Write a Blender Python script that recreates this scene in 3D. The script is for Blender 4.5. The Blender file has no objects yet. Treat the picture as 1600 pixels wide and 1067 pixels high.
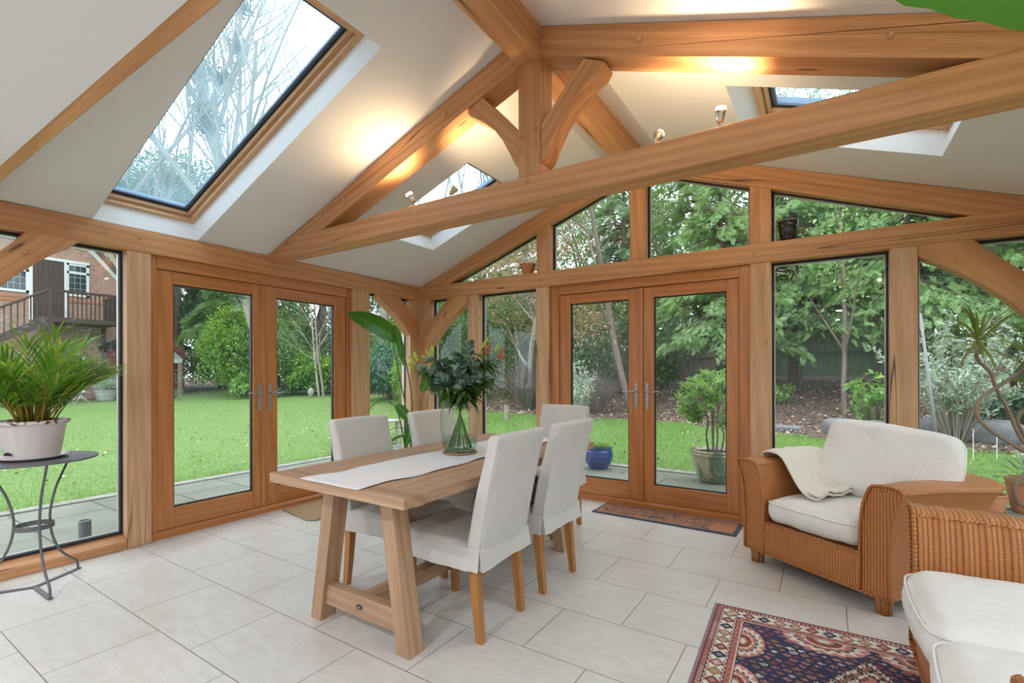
SKY=1.0; EXPOSURE=1.78; LAMP=9.0; FILL=5.0
import bpy, bmesh, math, random
import numpy as np
from math import sin, cos, pi, radians, sqrt
from mathutils import Vector, Matrix

rng = np.random.default_rng(7)
random.seed(7)
SC = bpy.context.scene
COL = SC.collection
WM = {}          # world matrix of every object made here
WC = set()       # things whose parts are given in world coordinates

# ------------------------------------------------------------------ objects
def link(o, parent=None, frame=None):
    COL.objects.link(o)
    if parent and parent.name in WC:
        frame = frame or Matrix(); WC.add(o.name)
    frame = frame or (WM[parent.name] if parent else Matrix())
    if parent:
        o.parent = parent
        o.matrix_basis = WM[parent.name].inverted() @ frame
    else:
        o.matrix_basis = frame
    WM[o.name] = frame
    return o

def tag(o, label=None, cat=None, group=None, kind=None):
    if label: o['label'] = label
    if cat: o['category'] = cat
    if group: o['group'] = group
    if kind: o['kind'] = kind
    return o

def empty(name, loc=(0, 0, 0), rz=0.0, label=None, cat=None, group=None, kind=None, world=False):
    o = bpy.data.objects.new(name, None)
    o.empty_display_size = 0.05
    link(o, None, Matrix.Translation(loc) @ Matrix.Rotation(rz, 4, 'Z'))
    if world: WC.add(o.name)
    return tag(o, label, cat, group, kind)

def copy_tree(o, frame, parent=None):
    """a thing and each of its parts, copied one by one"""
    c = o.copy()
    COL.objects.link(c)
    if parent is None:
        c.parent = None
        c.matrix_basis = frame
    else:
        c.parent = parent
    WM[c.name] = frame
    for ch in [x for x in bpy.data.objects if x.parent == o]:
        copy_tree(ch, frame @ ch.matrix_basis, c)
    return c

class MB:
    """collects shapes; build() links them as one mesh object. gc = grain/pattern coordinate per vertex"""
    def __init__(s):
        s.v = []; s.f = []; s.g = []; s.n = 0
    def add(s, verts, faces, gc=None):
        verts = np.asarray(verts, float).reshape(-1, 3)
        gc = verts if gc is None else np.asarray(gc, float).reshape(-1, 3)
        s.v.append(verts); s.g.append(gc)
        for f in faces: s.f.append(tuple(int(i) + s.n for i in f))
        s.n += len(verts)
        return s
    def box(s, x0, x1, y0, y1, z0, z1, grain='x', M=None):
        P = np.array([(x, y, z) for x in (x0, x1) for y in (y0, y1) for z in (z0, z1)], float)
        F = [(0, 1, 3, 2), (4, 6, 7, 5), (0, 4, 5, 1), (2, 3, 7, 6), (0, 2, 6, 4), (1, 5, 7, 3)]
        o = {'x': [0, 1, 2], 'y': [1, 0, 2], 'z': [2, 0, 1]}[grain]
        g = P[:, o] + rng.uniform(-9, 9, 3)
        if M is not None: P = xf(M, P)
        return s.add(P, F, g)
    def prism(s, poly, plane, a, b, grain=(1, 0, 0), off=True):
        """poly in 2D, extruded along the third axis from a to b. plane 'xz','yz','xy'"""
        n = len(poly)
        def p3(p, w):
            return {'xz': (p[0], w, p[1]), 'yz': (w, p[0], p[1]), 'xy': (p[0], p[1], w)}[plane]
        P = np.array([p3(p, a) for p in poly] + [p3(p, b) for p in poly], float)
        ar = sum(poly[i][0] * poly[(i + 1) % n][1] - poly[(i + 1) % n][0] * poly[i][1] for i in range(n))
        F = [tuple(range(n)), tuple(range(2 * n - 1, n - 1, -1))]
        F += [(i, i + n, (i + 1) % n + n, (i + 1) % n) for i in range(n)]
        flip = (ar > 0) == (plane != 'xz')
        if flip == (b > a): F = [tuple(reversed(f)) for f in F]
        X = Vector(grain).normalized(); Y = X.orthogonal().normalized(); Z = X.cross(Y)
        R = np.array([X, Y, Z])
        g = P @ R.T + (rng.uniform(-9, 9, 3) if off else 0)
        return s.add(P, F, g)
    def tube(s, pts, rad, sides=8, cap=True, g0=None):
        pts = [Vector(p) for p in pts]; n = len(pts)
        rad = [rad] * n if np.isscalar(rad) else list(rad)
        V = []; G = []; L = 0
        t = (pts[1] - pts[0]).normalized(); up = t.orthogonal().normalized()
        for i in range(n):
            t = (pts[min(i + 1, n - 1)] - pts[max(i - 1, 0)])
            t = t.normalized() if t.length > 1e-9 else Vector((0, 0, 1))
            up = (up - t * up.dot(t)); up = up.normalized() if up.length > 1e-6 else t.orthogonal().normalized()
            w = t.cross(up)
            if i: L += (pts[i] - pts[i - 1]).length
            for k in range(sides):
                a = 2 * pi * k / sides
                V.append(pts[i] + (up * cos(a) + w * sin(a)) * rad[i])
                G.append((L, rad[i] * cos(a), rad[i] * sin(a)))
        F = [(i * sides + k, i * sides + (k + 1) % sides, (i + 1) * sides + (k + 1) % sides, (i + 1) * sides + k)
             for i in range(n - 1) for k in range(sides)]
        if cap:
            F += [tuple(range(sides - 1, -1, -1)), tuple(range((n - 1) * sides, n * sides))]
        G = np.array(G) + (rng.uniform(-9, 9, 3) if g0 is None else 0)
        return s.add([tuple(v) for v in V], F, G)
    def lathe(s, prof, seg=32, c=(0, 0, 0), close=False):
        n = len(prof); V = []; F = []
        for r, z in prof:
            for k in range(seg):
                a = 2 * pi * k / seg
                V.append((c[0] + r * cos(a), c[1] + r * sin(a), c[2] + z))
        m = n if close else n - 1
        for i in range(m):
            j = (i + 1) % n
            for k in range(seg):
                F.append((i * seg + k, i * seg + (k + 1) % seg, j * seg + (k + 1) % seg, j * seg + k))
        return s.add(V, F)
    def grid(s, P, closed_u=False, closed_v=False, gc=None, flip=False):
        P = np.asarray(P, float); nu, nv = P.shape[:2]
        F = []
        for i in range(nu if closed_u else nu - 1):
            for j in range(nv if closed_v else nv - 1):
                a, b = i * nv + j, ((i + 1) % nu) * nv + j
                c, d = ((i + 1) % nu) * nv + (j + 1) % nv, i * nv + (j + 1) % nv
                F.append((a, d, c, b) if flip else (a, b, c, d))
        return s.add(P.reshape(-1, 3), F, None if gc is None else np.asarray(gc, float).reshape(-1, 3))
    def ngon(s, P):
        return s.add(P, [tuple(range(len(P)))])
    def build(s, name, mat, parent=None, smooth=False, bevel=0.0, frame=None, mods=()):
        me = bpy.data.meshes.new(name)
        V = np.concatenate(s.v); G = np.concatenate(s.g)
        me.from_pydata(V.tolist(), [], s.f)
        at = me.attributes.new('gc', 'FLOAT_VECTOR', 'POINT')
        at.data.foreach_set('vector', G.astype(np.float32).ravel())
        for m in (mat if isinstance(mat, (list, tuple)) else [mat]): me.materials.append(m)
        if smooth: me.polygons.foreach_set('use_smooth', [True] * len(me.polygons))
        me.update()
        o = bpy.data.objects.new(name, me)
        link(o, parent, frame)
        if bevel:
            b = o.modifiers.new('bevel', 'BEVEL'); b.width = bevel; b.segments = 2
            b.limit_method = 'ANGLE'; b.angle_limit = radians(40)
            b.harden_normals = False
            me.polygons.foreach_set('use_smooth', [True] * len(me.polygons))
            if hasattr(me, 'set_sharp_from_angle'): me.set_sharp_from_angle(angle=radians(35))
        for kind, kw in mods:
            m = o.modifiers.new(kind.lower(), kind)
            for k, w in kw.items(): setattr(m, k, w)
        return o

def xf(M, P):
    P = np.asarray(P, float)
    A = np.array(M)
    return P @ A[:3, :3].T + A[:3, 3]

def tri_mesh(name, V, F, mat, parent=None, smooth=False, frame=None, attr=None):
    """large numpy mesh: V (n,3); F (m,k) all faces with k corners"""
    me = bpy.data.meshes.new(name)
    V = np.asarray(V, np.float32); F = np.asarray(F, np.int32); k = F.shape[1]
    me.vertices.add(len(V)); me.vertices.foreach_set('co', V.ravel())
    me.loops.add(F.size); me.loops.foreach_set('vertex_index', F.ravel())
    me.polygons.add(len(F))
    me.polygons.foreach_set('loop_start', np.arange(0, F.size, k, dtype=np.int32))
    me.polygons.foreach_set('loop_total', np.full(len(F), k, np.int32))
    if smooth: me.polygons.foreach_set('use_smooth', np.ones(len(F), bool))
    if attr is not None:
        at = me.attributes.new('gc', 'FLOAT_VECTOR', 'POINT'); at.data.foreach_set('vector', np.asarray(attr, np.float32).ravel())
    me.update(calc_edges=True)
    me.materials.append(mat)
    o = bpy.data.objects.new(name, me)
    return link(o, parent, frame)

def catmull(P, n=8):
    P = [np.array(p, float) for p in P]
    P = [2 * P[0] - P[1]] + P + [2 * P[-1] - P[-2]]
    out = []
    for i in range(1, len(P) - 2):
        for t in np.linspace(0, 1, n, endpoint=False):
            a, b, c, d = P[i - 1:i + 3]
            out.append(0.5 * ((2 * b) + (c - a) * t + (2 * a - 5 * b + 4 * c - d) * t ** 2 + (3 * b - a - 3 * c + d) * t ** 3))
    out.append(P[-2])
    return out

# ---------------------------------------------------------------- materials
class NT:
    def __init__(s, name):
        s.m = bpy.data.materials.new(name); s.m.use_nodes = True
        s.t = s.m.node_tree; s.t.nodes.clear()
        s.out = s.t.nodes.new('ShaderNodeOutputMaterial')
    def n(s, typ, ins=None, **kw):
        nd = s.t.nodes.new('ShaderNode' + typ)
        for k, v in kw.items(): setattr(nd, k, v)
        for k, v in (ins or {}).items(): s.set(nd, k, v)
        return nd
    def set(s, nd, k, v):
        sock = nd.inputs[k]
        if isinstance(v, bpy.types.NodeSocket): s.t.links.new(v, sock)
        elif isinstance(v, bpy.types.Node): s.t.links.new(v.outputs[0], sock)
        else:
            if sock.type == 'RGBA' and len(v) == 3: v = (*v, 1)
            sock.default_value = v
    def math(s, op, a, b=None, c=None, clamp=False):
        nd = s.n('Math', operation=op, use_clamp=clamp); s.set(nd, 0, a)
        if b is not None: s.set(nd, 1, b)
        if c is not None: s.set(nd, 2, c)
        return nd.outputs[0]
    def mix(s, f, a, b, bt='MIX'):
        nd = s.n('Mix', data_type='RGBA', blend_type=bt)
        s.set(nd, 0, f); s.set(nd, 6, a); s.set(nd, 7, b)
        return nd.outputs[2]
    def ramp(s, f, stops, interp='LINEAR'):
        nd = s.n('ValToRGB'); s.set(nd, 0, f); cr = nd.color_ramp; cr.interpolation = interp
        while len(cr.elements) < len(stops): cr.elements.new(0.5)
        for e, (p, c) in zip(cr.elements, stops):
            e.position = p; e.color = (*c, 1) if not np.isscalar(c) else (c, c, c, 1)
        return nd.outputs[0]
    def gc(s, scale=(1, 1, 1), off=(0, 0, 0)):
        a = s.n('Attribute', attribute_name='gc')
        mp = s.n('Mapping', {'Vector': a.outputs['Vector'], 'Scale': scale, 'Location': off})
        return mp.outputs[0]
    def noise(s, vec, scale=5, detail=3, rough=0.5, dist=0.0):
        return s.n('TexNoise', {'Vector': vec, 'Scale': scale, 'Detail': detail, 'Roughness': rough, 'Distortion': dist}).outputs[0]
    def bump(s, h, strength=0.3, dist=0.01):
        return s.n('Bump', {'Height': h, 'Strength': strength, 'Distance': dist}).outputs[0]
    def bsdf(s, **kw):
        nd = s.n('BsdfPrincipled')
        for k, v in kw.items(): s.set(nd, k.replace('_', ' '), v)
        s.t.links.new(nd.outputs[0], s.out.inputs[0])
        return nd
    def surf(s, sh): s.t.links.new(sh, s.out.inputs[0]); return s.m

def plain(name, col, rough=0.5, metal=0.0, bump=0.0, bscale=60, var=0.0, **kw):
    n = NT(name)
    vec = n.gc()
    c = col
    if var:
        nz = n.noise(vec, 6, 4)
        c = n.mix(nz, tuple(x * (1 - var) for x in col), tuple(min(1, x * (1 + var)) for x in col))
    ins = dict(Base_Color=c, Roughness=rough, Metallic=metal, **kw)
    if bump: ins['Normal'] = n.bump(n.noise(vec, bscale, 3), bump, 0.004)
    n.bsdf(**ins)
    return n.m

def oak(name, light, dark, rough=0.45, crack=0.0, grain=1.0, coat=0.0):
    n = NT(name)
    v1 = n.gc((0.55, 7, 7))
    big = n.noise(v1, 1.4, 4, 0.55, 0.6)
    fine = n.noise(n.gc((4, 160, 160)), 1.0, 3, 0.6)
    wob = n.n('TexWave', {'Vector': n.gc((0.07, 1, 1.6)), 'Scale': 7.0 * grain, 'Distortion': 4.0, 'Detail': 2.0, 'Detail Scale': 1.0}, wave_type='BANDS', bands_direction='DIAGONAL').outputs[1]
    t = n.math('MULTIPLY_ADD', wob, 0.22, n.math('MULTIPLY', big, 0.78))
    c = n.ramp(t, [(0.25, dark), (0.52, tuple((a + b) / 2 for a, b in zip(light, dark))), (0.78, light)])
    c = n.mix(n.math('MULTIPLY', n.math('SUBTRACT', fine, 0.45, clamp=True), 1.3), c, tuple(x * 0.55 for x in dark))
    h = n.math('MULTIPLY_ADD', fine, 0.5, n.math('MULTIPLY', wob, 0.3))
    if crack:
        # knots
        kn = n.n('TexVoronoi', {'Vector': n.gc((1.0, 5.0, 5.0), (3.1, 1.7, 0.3)), 'Scale': 1.15}).outputs[0]
        c = n.mix(n.ramp(kn, [(0.035, 0.85), (0.075, 0.0)]), c, tuple(x * 0.22 for x in dark))
        # shakes: thin dark splits that follow the grain
        cn = n.noise(n.gc((0.13, 5.5, 5.5), (5, 2, 7)), 1.0, 2, 0.5, 0.12)
        ln = n.math('ABSOLUTE', n.math('SUBTRACT', cn, 0.5))
        gate = n.noise(n.gc((0.45, 0.9, 0.9), (1, 9, 4)), 1.0, 1)
        m = n.math('MULTIPLY', n.ramp(ln, [(0.0, 1.0), (0.0045, 0.0)]), n.ramp(gate, [(0.60 - crack, 0.0), (0.63 - crack, 1.0)]))
        c = n.mix(n.math('MULTIPLY', m, 0.92), c, (0.03, 0.012, 0.005))
        h = n.math('SUBTRACT', h, n.math('MULTIPLY', m, 3.0))
    n.bsdf(Base_Color=c, Roughness=rough, Normal=n.bump(h, 0.22, 0.0025), Coat_Weight=coat, Coat_Roughness=0.25)
    return n.m

def fabric(name, col, weave=900, bump=0.25, wr=0.35):
    n = NT(name)
    w1 = n.noise(n.gc((weave, weave * .12, weave * .12)), 1, 1)
    w2 = n.noise(n.gc((weave * .12, weave, weave)), 1, 1)
    h = n.math('ADD', w1, w2)
    wr_ = n.noise(n.gc(), 9, 3, 0.55, 0.7)
    c = n.mix(n.math('MULTIPLY', h, 0.5), tuple(x * 0.90 for x in col), tuple(min(1, x * 1.06) for x in col))
    b1 = n.bump(wr_, wr, 0.02)
    nb = n.n('Bump', {'Height': h, 'Strength': bump, 'Distance': 0.0015, 'Normal': b1}).outputs[0]
    n.bsdf(Base_Color=c, Roughness=0.9, Normal=nb, Sheen_Weight=0.15)
    return n.m

def leafmat(name, c1, c2, rough=0.4, trans=0.35, spec=0.5, c3=None):
    n = NT(name)
    r = n.n('NewGeometry').outputs['Random Per Island']
    stops = [(0.0, c1), (1.0, c2)] if c3 is None else [(0.0, c1), (0.7, c2), (1.0, c3)]
    c = n.ramp(r, stops)
    p = n.n('BsdfPrincipled', {'Base Color': c, 'Roughness': rough, 'Specular IOR Level': spec})
    tcol = n.mix(0.45, c, (0.55, 0.8, 0.12))
    t = n.n('BsdfTranslucent', {'Color': tcol})
    mx = n.n('MixShader', {0: trans, 1: p.outputs[0], 2: t.outputs[0]})
    return n.surf(mx.outputs[0])

def schlick(n, f0=0.04):
    g = n.n('NewGeometry')
    d = n.n('VectorMath', {0: g.outputs['Normal'], 1: g.outputs['Incoming']}, operation='DOT_PRODUCT').outputs['Value']
    k = n.math('POWER', n.math('SUBTRACT', 1.0, n.math('ABSOLUTE', d), clamp=True), 5.0)
    return n.math('MULTIPLY_ADD', k, 1 - f0, f0)

def glassmat(name, tint=(0.96, 0.985, 0.975), refl=1.0, haze=0.0):
    """thin pane: passes the view and the daylight, mirrors at a slant"""
    n = NT(name)
    tr = n.n('BsdfTransparent', {'Color': (*tint, 1)})
    gl = n.n('BsdfGlossy', {'Color': (1, 1, 1, 1), 'Roughness': 0.0})
    fr = schlick(n)
    sh = n.n('MixShader', {0: n.math('MULTIPLY', fr, refl), 1: tr.outputs[0], 2: gl.outputs[0]}).outputs[0]
    if haze:  # pale blue veil mixed into the pane to imitate haze and milky reflections
        tl = n.n('BsdfTranslucent', {'Color': (0.55, 0.80, 0.95, 1)})
        nz = n.noise(n.gc(), 2.5, 4)
        sh = n.n('MixShader', {0: n.math('MULTIPLY', nz, haze), 1: sh, 2: tl.outputs[0]}).outputs[0]
    return n.surf(sh)

M = {}
M['oak'] = oak('oak_frame', (0.72, 0.375, 0.178), (0.50, 0.222, 0.088), 0.5, crack=0.10)
M['oak_post'] = oak('oak_post', (0.72, 0.45, 0.265), (0.55, 0.305, 0.155), 0.5, crack=0.14)
M['oak_door'] = oak('oak_joinery', (0.62, 0.255, 0.080), (0.45, 0.155, 0.042), 0.32, coat=0.25)
M['oak_table'] = oak('oak_table', (0.57, 0.37, 0.235), (0.37, 0.215, 0.125), 0.42)
M['oak_leg'] = oak('oak_chair_leg', (0.52, 0.235, 0.066), (0.36, 0.14, 0.032), 0.35, coat=0.2)
M['pine'] = oak('pine_frame', (0.68, 0.42, 0.24), (0.52, 0.28, 0.13), 0.4)
M['plaster'] = plain('white_plaster', (0.77, 0.765, 0.76), 0.85, bump=0.05, bscale=180)
M['reveal'] = plain('white_reveal', (0.84, 0.85, 0.86), 0.8)
M['glass'] = glassmat('window_glass', haze=0.025)
M['glass_roof'] = glassmat('roof_glass', (0.80, 0.93, 1.0), 0.35, haze=0.30)
M['gasket'] = plain('black_gasket', (0.012, 0.013, 0.018), 0.45)
M['spacer'] = plain('pane_spacer', (0.55, 0.56, 0.58), 0.35, metal=0.6)
M['lead'] = plain('grey_flashing', (0.10, 0.14, 0.20), 0.4, metal=0.5)
M['handle'] = plain('pewter', (0.42, 0.42, 0.42), 0.38, metal=0.9)
M['nickel'] = plain('satin_nickel', (0.60, 0.56, 0.50), 0.3, metal=1.0)
M['iron'] = plain('grey_iron', (0.15, 0.15, 0.165), 0.5, metal=0.25)
M['cover'] = fabric('linen_cover', (0.66, 0.645, 0.62), 900, 0.3, 0.25)
M['cushion'] = fabric('ivory_cotton', (0.84, 0.83, 0.80), 500, 0.3, 0.55)
M['throw'] = fabric('cream_throw', (0.80, 0.76, 0.67), 160, 0.9, 0.3)
M['runner'] = fabric('white_runner', (0.80, 0.80, 0.82), 700, 0.2, 0.15)
# ------------------------------------------------------------------ room
W = 5.25
SL = 0.36                     # roof pitch, rise per metre
ZE = 2.215                    # ceiling at the left and right eaves
XR = W / 2
YF, YB = 0.15, -3.60          # outer face of the gable, end of the vaulted part
def zc(x): return ZE + SL * min(x, W - x)
def zcl(x): return ZE + SL * x

def timber(name, x0, x1, y0, y1, z0, z1, grain, mat='oak', bev=0.006, parent=None, kind='structure'):
    o = MB().box(x0, x1, y0, y1, z0, z1, grain).build(name, M[mat], parent, bevel=bev)
    if not parent: o['kind'] = kind
    return o
def timber_poly(name, poly, plane, a, b, grain, mat='oak', bev=0.005, parent=None):
    o = MB().prism(poly, plane, a, b, grain).build(name, M[mat], parent, bevel=bev)
    if not parent: o['kind'] = 'structure'
    return o
def peg(parent, p, d, r=0.0095, l=0.022):
    p = Vector(p); d = Vector(d)
    MB().tube([p - d * 0.02, p + d * l * 0.6, p + d * l], [r, r * .95, r * .6], 8).build('peg', M['oak_post'], parent, smooth=False)

# floor: pale travertine tiles laid half-bond
def floor_mat():
    n = NT('travertine_tiles')
    tc = n.gc()
    mp = n.n('Mapping', {'Vector': tc, 'Location': (-0.78 + 0.0, 3.206, 0)}).outputs[0]
    bk = n.n('TexBrick', {'Vector': mp, 'Scale': 1.0, 'Mortar Size': 0.0022, 'Mortar Smooth': 0.1, 'Bias': 0.0, 'Brick Width': 0.6045, 'Row Height': 0.4056,
                          'Color1': (0.0, 0.0, 0.0, 1), 'Color2': (1, 1, 1, 1), 'Mortar': (0.5, 0.5, 0.5, 1)}, offset=0.5, offset_frequency=2)
    cl = n.noise(tc, 2.2, 5, 0.6, 0.8)
    ve = n.noise(n.n('Mapping', {'Vector': tc, 'Scale': (1, 4, 1), 'Rotation': (0, 0, 0.5)}).outputs[0], 5, 6, 0.65, 1.5)
    c = n.mix(cl, (0.60, 0.575, 0.54), (0.74, 0.73, 0.715))
    c = n.mix(n.ramp(ve, [(0.35, 0.55), (0.60, 0.0)]), c, (0.55, 0.51, 0.455))
    c = n.mix(n.math('MULTIPLY', bk.outputs[0], 0.10), c, (0.78, 0.77, 0.75))
    c = n.mix(bk.outputs[1], c, (0.20, 0.17, 0.14))
    pit = n.noise(tc, 70, 2)
    rough = n.math('MULTIPLY_ADD', ve, 0.25, 0.22)
    h = n.math('SUBTRACT', n.math('MULTIPLY', pit, 0.1), bk.outputs[1])
    n.bsdf(Base_Color=c, Roughness=rough, Normal=n.bump(h, 0.35, 0.002))
    return n.m
M['floor'] = floor_mat()
o = MB().box(-0.15, W + 0.15, -8.0, 0.15, -0.12, 0.0).build('floor', M['floor'])
o.data.attributes['gc'].data.foreach_set('vector', np.array([v.co for v in o.data.vertices], np.float32).ravel())
o['kind'] = 'structure'

# ceiling slopes with their roof light openings, 0.15 m deep shafts
HOLES = {'L': [(0.0, 2.03, -3.045, -2.415), (0.663, 1.705, -1.25, -0.507)],
         'R': [(0.0, 2.03, -3.045, -2.415), (0.663, 1.705, -1.25, -0.507)]}
nrm = Vector((-SL, 0, 1)).normalized()
def roofpt(side, x, y, off):
    p = Vector((x, y, zcl(x))) + nrm * off
    if side == 'R': p.x = W - p.x
    return tuple(p)
for side in 'LR':
    xs = sorted({-0.3, XR} | {h[i] for h in HOLES[side] for i in (0, 1)})
    ys = sorted({YB, 0.4} | {h[i] for h in HOLES[side] for i in (2, 3)})
    mb = MB(); mt = MB()
    for i in range(len(xs) - 1):
        for j in range(len(ys) - 1):
            cx, cy = (xs[i] + xs[i + 1]) / 2, (ys[j] + ys[j + 1]) / 2
            if any(h[0] < cx < h[1] and h[2] < cy < h[3] for h in HOLES[side]): continue
            q = [(xs[i], ys[j]), (xs[i + 1], ys[j]), (xs[i + 1], ys[j + 1]), (xs[i], ys[j + 1])]
            if side == 'L': q = q[::-1]
            mb.add([roofpt(side, *p, 0) for p in q], [(0, 1, 2, 3)])
            mt.add([roofpt(side, *p, 0.16) for p in q], [(3, 2, 1, 0)])
    o = mb.build('ceiling', M['plaster']); o['kind'] = 'structure'
    M.setdefault('rooftile', plain('roof_tiles', (0.16, 0.10, 0.08), 0.8, bump=0.4, bscale=20))
    mt.build('roof_covering', M['rooftile'], o)
    for k, (x0, x1, y0, y1) in enumerate(HOLES[side]):
        root = empty('window_%d' % (3 + k + (2 if side == 'R' else 0)), roofpt(side, x0, y0, 0), world=True)
        tag(root, kind='structure')
        D_ = 0.15
        s = MB()
        c0 = [(x0, y0), (x1, y0), (x1, y1), (x0, y1)]
        a = [roofpt(side, *p, 0) for p in c0]
        g_ = 0.022
        c1 = [(x0 + g_, y0 + g_), (x1 - g_ * 3, y0 + g_), (x1 - g_ * 3, y1 - g_), (x0 + g_, y1 - g_)]
        b = [roofpt(side, *p, D_) for p in c1]
        for i in range(4):
            j = (i + 1) % 4
            s.add([a[i], a[j], b[j], b[i]], [(0, 1, 2, 3)])
        s.build('shaft', M['reveal'], root)
        # pine frame, dark flashing strip and pane
        def ringbox(m, inset0, inset1, o0, o1, grain_mat=None):
            X0, Y0, X1, Y1 = c1[0][0], c1[0][1], c1[2][0], c1[2][1]
            O = [(X0 + inset0, Y0 + inset0), (X1 - inset0, Y0 + inset0), (X1 - inset0, Y1 - inset0), (X0 + inset0, Y1 - inset0)]
            I = [(X0 + inset1, Y0 + inset1), (X1 - inset1, Y0 + inset1), (X1 - inset1, Y1 - inset1), (X0 + inset1, Y1 - inset1)]
            for i in range(4):
                j = (i + 1) % 4
                P = [roofpt(side, *O[i], o0), roofpt(side, *O[j], o0), roofpt(side, *I[j], o0), roofpt(side, *I[i], o0),
                     roofpt(side, *O[i], o1), roofpt(side, *O[j], o1), roofpt(side, *I[j], o1), roofpt(side, *I[i], o1)]
                d = Vector(P[1]) - Vector(P[0]); X = d.normalized(); Y = X.orthogonal().normalized(); Z = X.cross(Y)
                G = np.array(P) @ np.array([X, Y, Z]).T + rng.uniform(-5, 5, 3)
                m.add(P, [(0, 1, 2, 3), (7, 6, 5, 4), (0, 4, 5, 1), (3, 2, 6, 7), (0, 3, 7, 4), (1, 5, 6, 2)], G)
        m = MB(); ringbox(m, -0.004, 0.028, 0.13, 0.185); m.build('frame', M['pine'], root)
        m = MB(); ringbox(m, 0.020, 0.050, 0.16, 0.20); m.build('sash', M['pine'], root)
        m = MB(); ringbox(m, 0.046, 0.078, 0.192, 0.206); m.build('gasket', M['lead'], root)
        m = MB(); ringbox(m, 0.044, 0.056, 0.186, 0.195); m.build('seal', M['gasket'], root)
        m = MB(); ringbox(m, -0.03, 0.035, 0.19, 0.26); m.build('flashing', M['lead'], root)
        q = [(c1[0][0] + 0.03, c1[0][1] + 0.03), (c1[2][0] - 0.03, c1[0][1] + 0.03), (c1[2][0] - 0.03, c1[2][1] - 0.03), (c1[0][0] + 0.03, c1[2][1] - 0.03)]
        m = MB(); m.ngon([roofpt(side, *p, 0.205) for p in q]); m.build('pane', M['glass_roof'], root)
        if side == 'R' and k == 1:
            m = MB()
            for yy in (c1[2][1] - 0.034, ):
                P0 = Vector(roofpt(side, c1[0][0] + 0.35, yy, 0.13)); P1 = Vector(roofpt(side, c1[2][0] - 0.05, yy, 0.10))
                m.tube([P0, P1], 0.010, 6)
            m.build('opening_stay', M['handle'], root)

# eave beams, gable tie
eave_l = timber('eave_beam', -0.15, 0.006, YB - 0.15, 0.15, 2.054, 2.212, 'y')
timber('eave_beam', W - 0.006, W + 0.15, YB - 0.15, 0.15, 2.054, 2.212, 'y')
gtie = timber('gable_tie_beam', -0.0, W, -0.006, 0.15, 2.054, 2.207, 'x')
for p in ((0, -2.79, 2.155), (0, -3.29, 2.13), (0, -3.18, 2.12), (0, -0.90, 2.09), (0, -0.30, 2.09), (0, -0.22, 2.10)):
    peg(eave_l, (0.006, p[1], p[2]), (1, 0, 0))
for x in (0.40, 0.50, 1.62, 3.55, 4.47, 4.72, 4.80, 5.05):
    peg(gtie, (x, -0.006, 2.11 if x not in (3.55, 1.62) else 2.13), (0, -1, 0))

# posts
def post(x0, x1, y0, y1, z1=2.056, z0=0.0):
    return timber('oak_post', x0, x1, y0, y1, z0, z1, 'z', 'oak_post')
p1 = post(-0.15, 0.0, -2.86, -2.715)
timber('jamb_strip', -0.15, -0.004, -0.818, -0.752, 0, 2.056, 'z', 'oak_post', 0.002, p1) if False else None
post(-0.15, 0.0, -0.975, -0.752)
post(-0.15, 0.0, YB - 0.15, YB)
for (ya, yb) in ((-2.86, -2.715), (-0.975, -0.82), (YB - 0.15, YB), (-1.93, -1.78)):
    post(W, W + 0.15, ya, yb)
for (xa, xb) in ((0.711, 0.857), (1.576, 1.727), (3.52, 3.667), (4.39, 4.541)):
    post(xa, xb, 0.0, 0.15)
def corner_post(sx):
    P = [(-0.15, -0.16), (0, -0.16), (0, 0), (0.155, 0), (0.155, 0.15), (-0.15, 0.15)]
    P = [(x if sx > 0 else W - x, y) for x, y in P]
    timber_poly('corner_post', P, 'xy', 0, 2.054, (0, 0, 1), 'oak_post')
corner_post(1); corner_post(-1)
# posts above the gable tie
RB = 0.168                    # vertical depth of a rafter
for (xa, xb) in ((1.584, 1.735), (3.518, 3.668)):
    timber_poly('gable_stud', [(xa, 2.205), (xb, 2.205), (xb, zc(xb) - RB + .01), (xa, zc(xa) - RB + .01)], 'xz', 0.004, 0.146, (0, 0, 1), 'oak')
timber('gable_king_post', 2.548, 2.690, 0.004, 0.146, 2.205, 2.965, 'z', 'oak')

def rafter(side, y0, y1, z0):
    """lands on a tie whose top is z0"""
    xf0 = (z0 + RB - ZE) / SL
    xt = (z0 - ZE) / SL
    P = [(max(xt, 0.0), z0), (xf0, z0), (XR, zcl(XR) - RB), (XR, zcl(XR) - 0.004), (0.0 if xt < 0 else xt, (ZE if xt < 0 else z0))]
    P = [(max(xt, 0.0), z0 - 0.001), (xf0, z0 - 0.001), (XR, zcl(XR) - RB), (XR, zcl(XR) - 0.003), (max(xt, 0.0), zcl(max(xt, 0.0)) - 0.003)]
    if side == 'R': P = [(W - x, z) for x, z in P]
    o = timber_poly('principal_rafter', P, 'xz', y0, y1, (1, 0, SL if side == 'L' else -SL), 'oak')
    return o
for s_ in 'LR':
    rafter(s_, 0.0, 0.146, 2.206)
    r_ = rafter(s_, -1.86, -1.712, 2.318)
    for x in (1.02, 2.0):
        xx = x if s_ == 'L' else W - x
        peg(r_, (xx, -1.86, zc(xx) - 0.09), (0, -1, 0), 0.012)
# ridge
ridge = timber('ridge_beam', 2.541, 2.690, YB - 0.05, 0.0, 2.962, 3.140, 'y')
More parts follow.
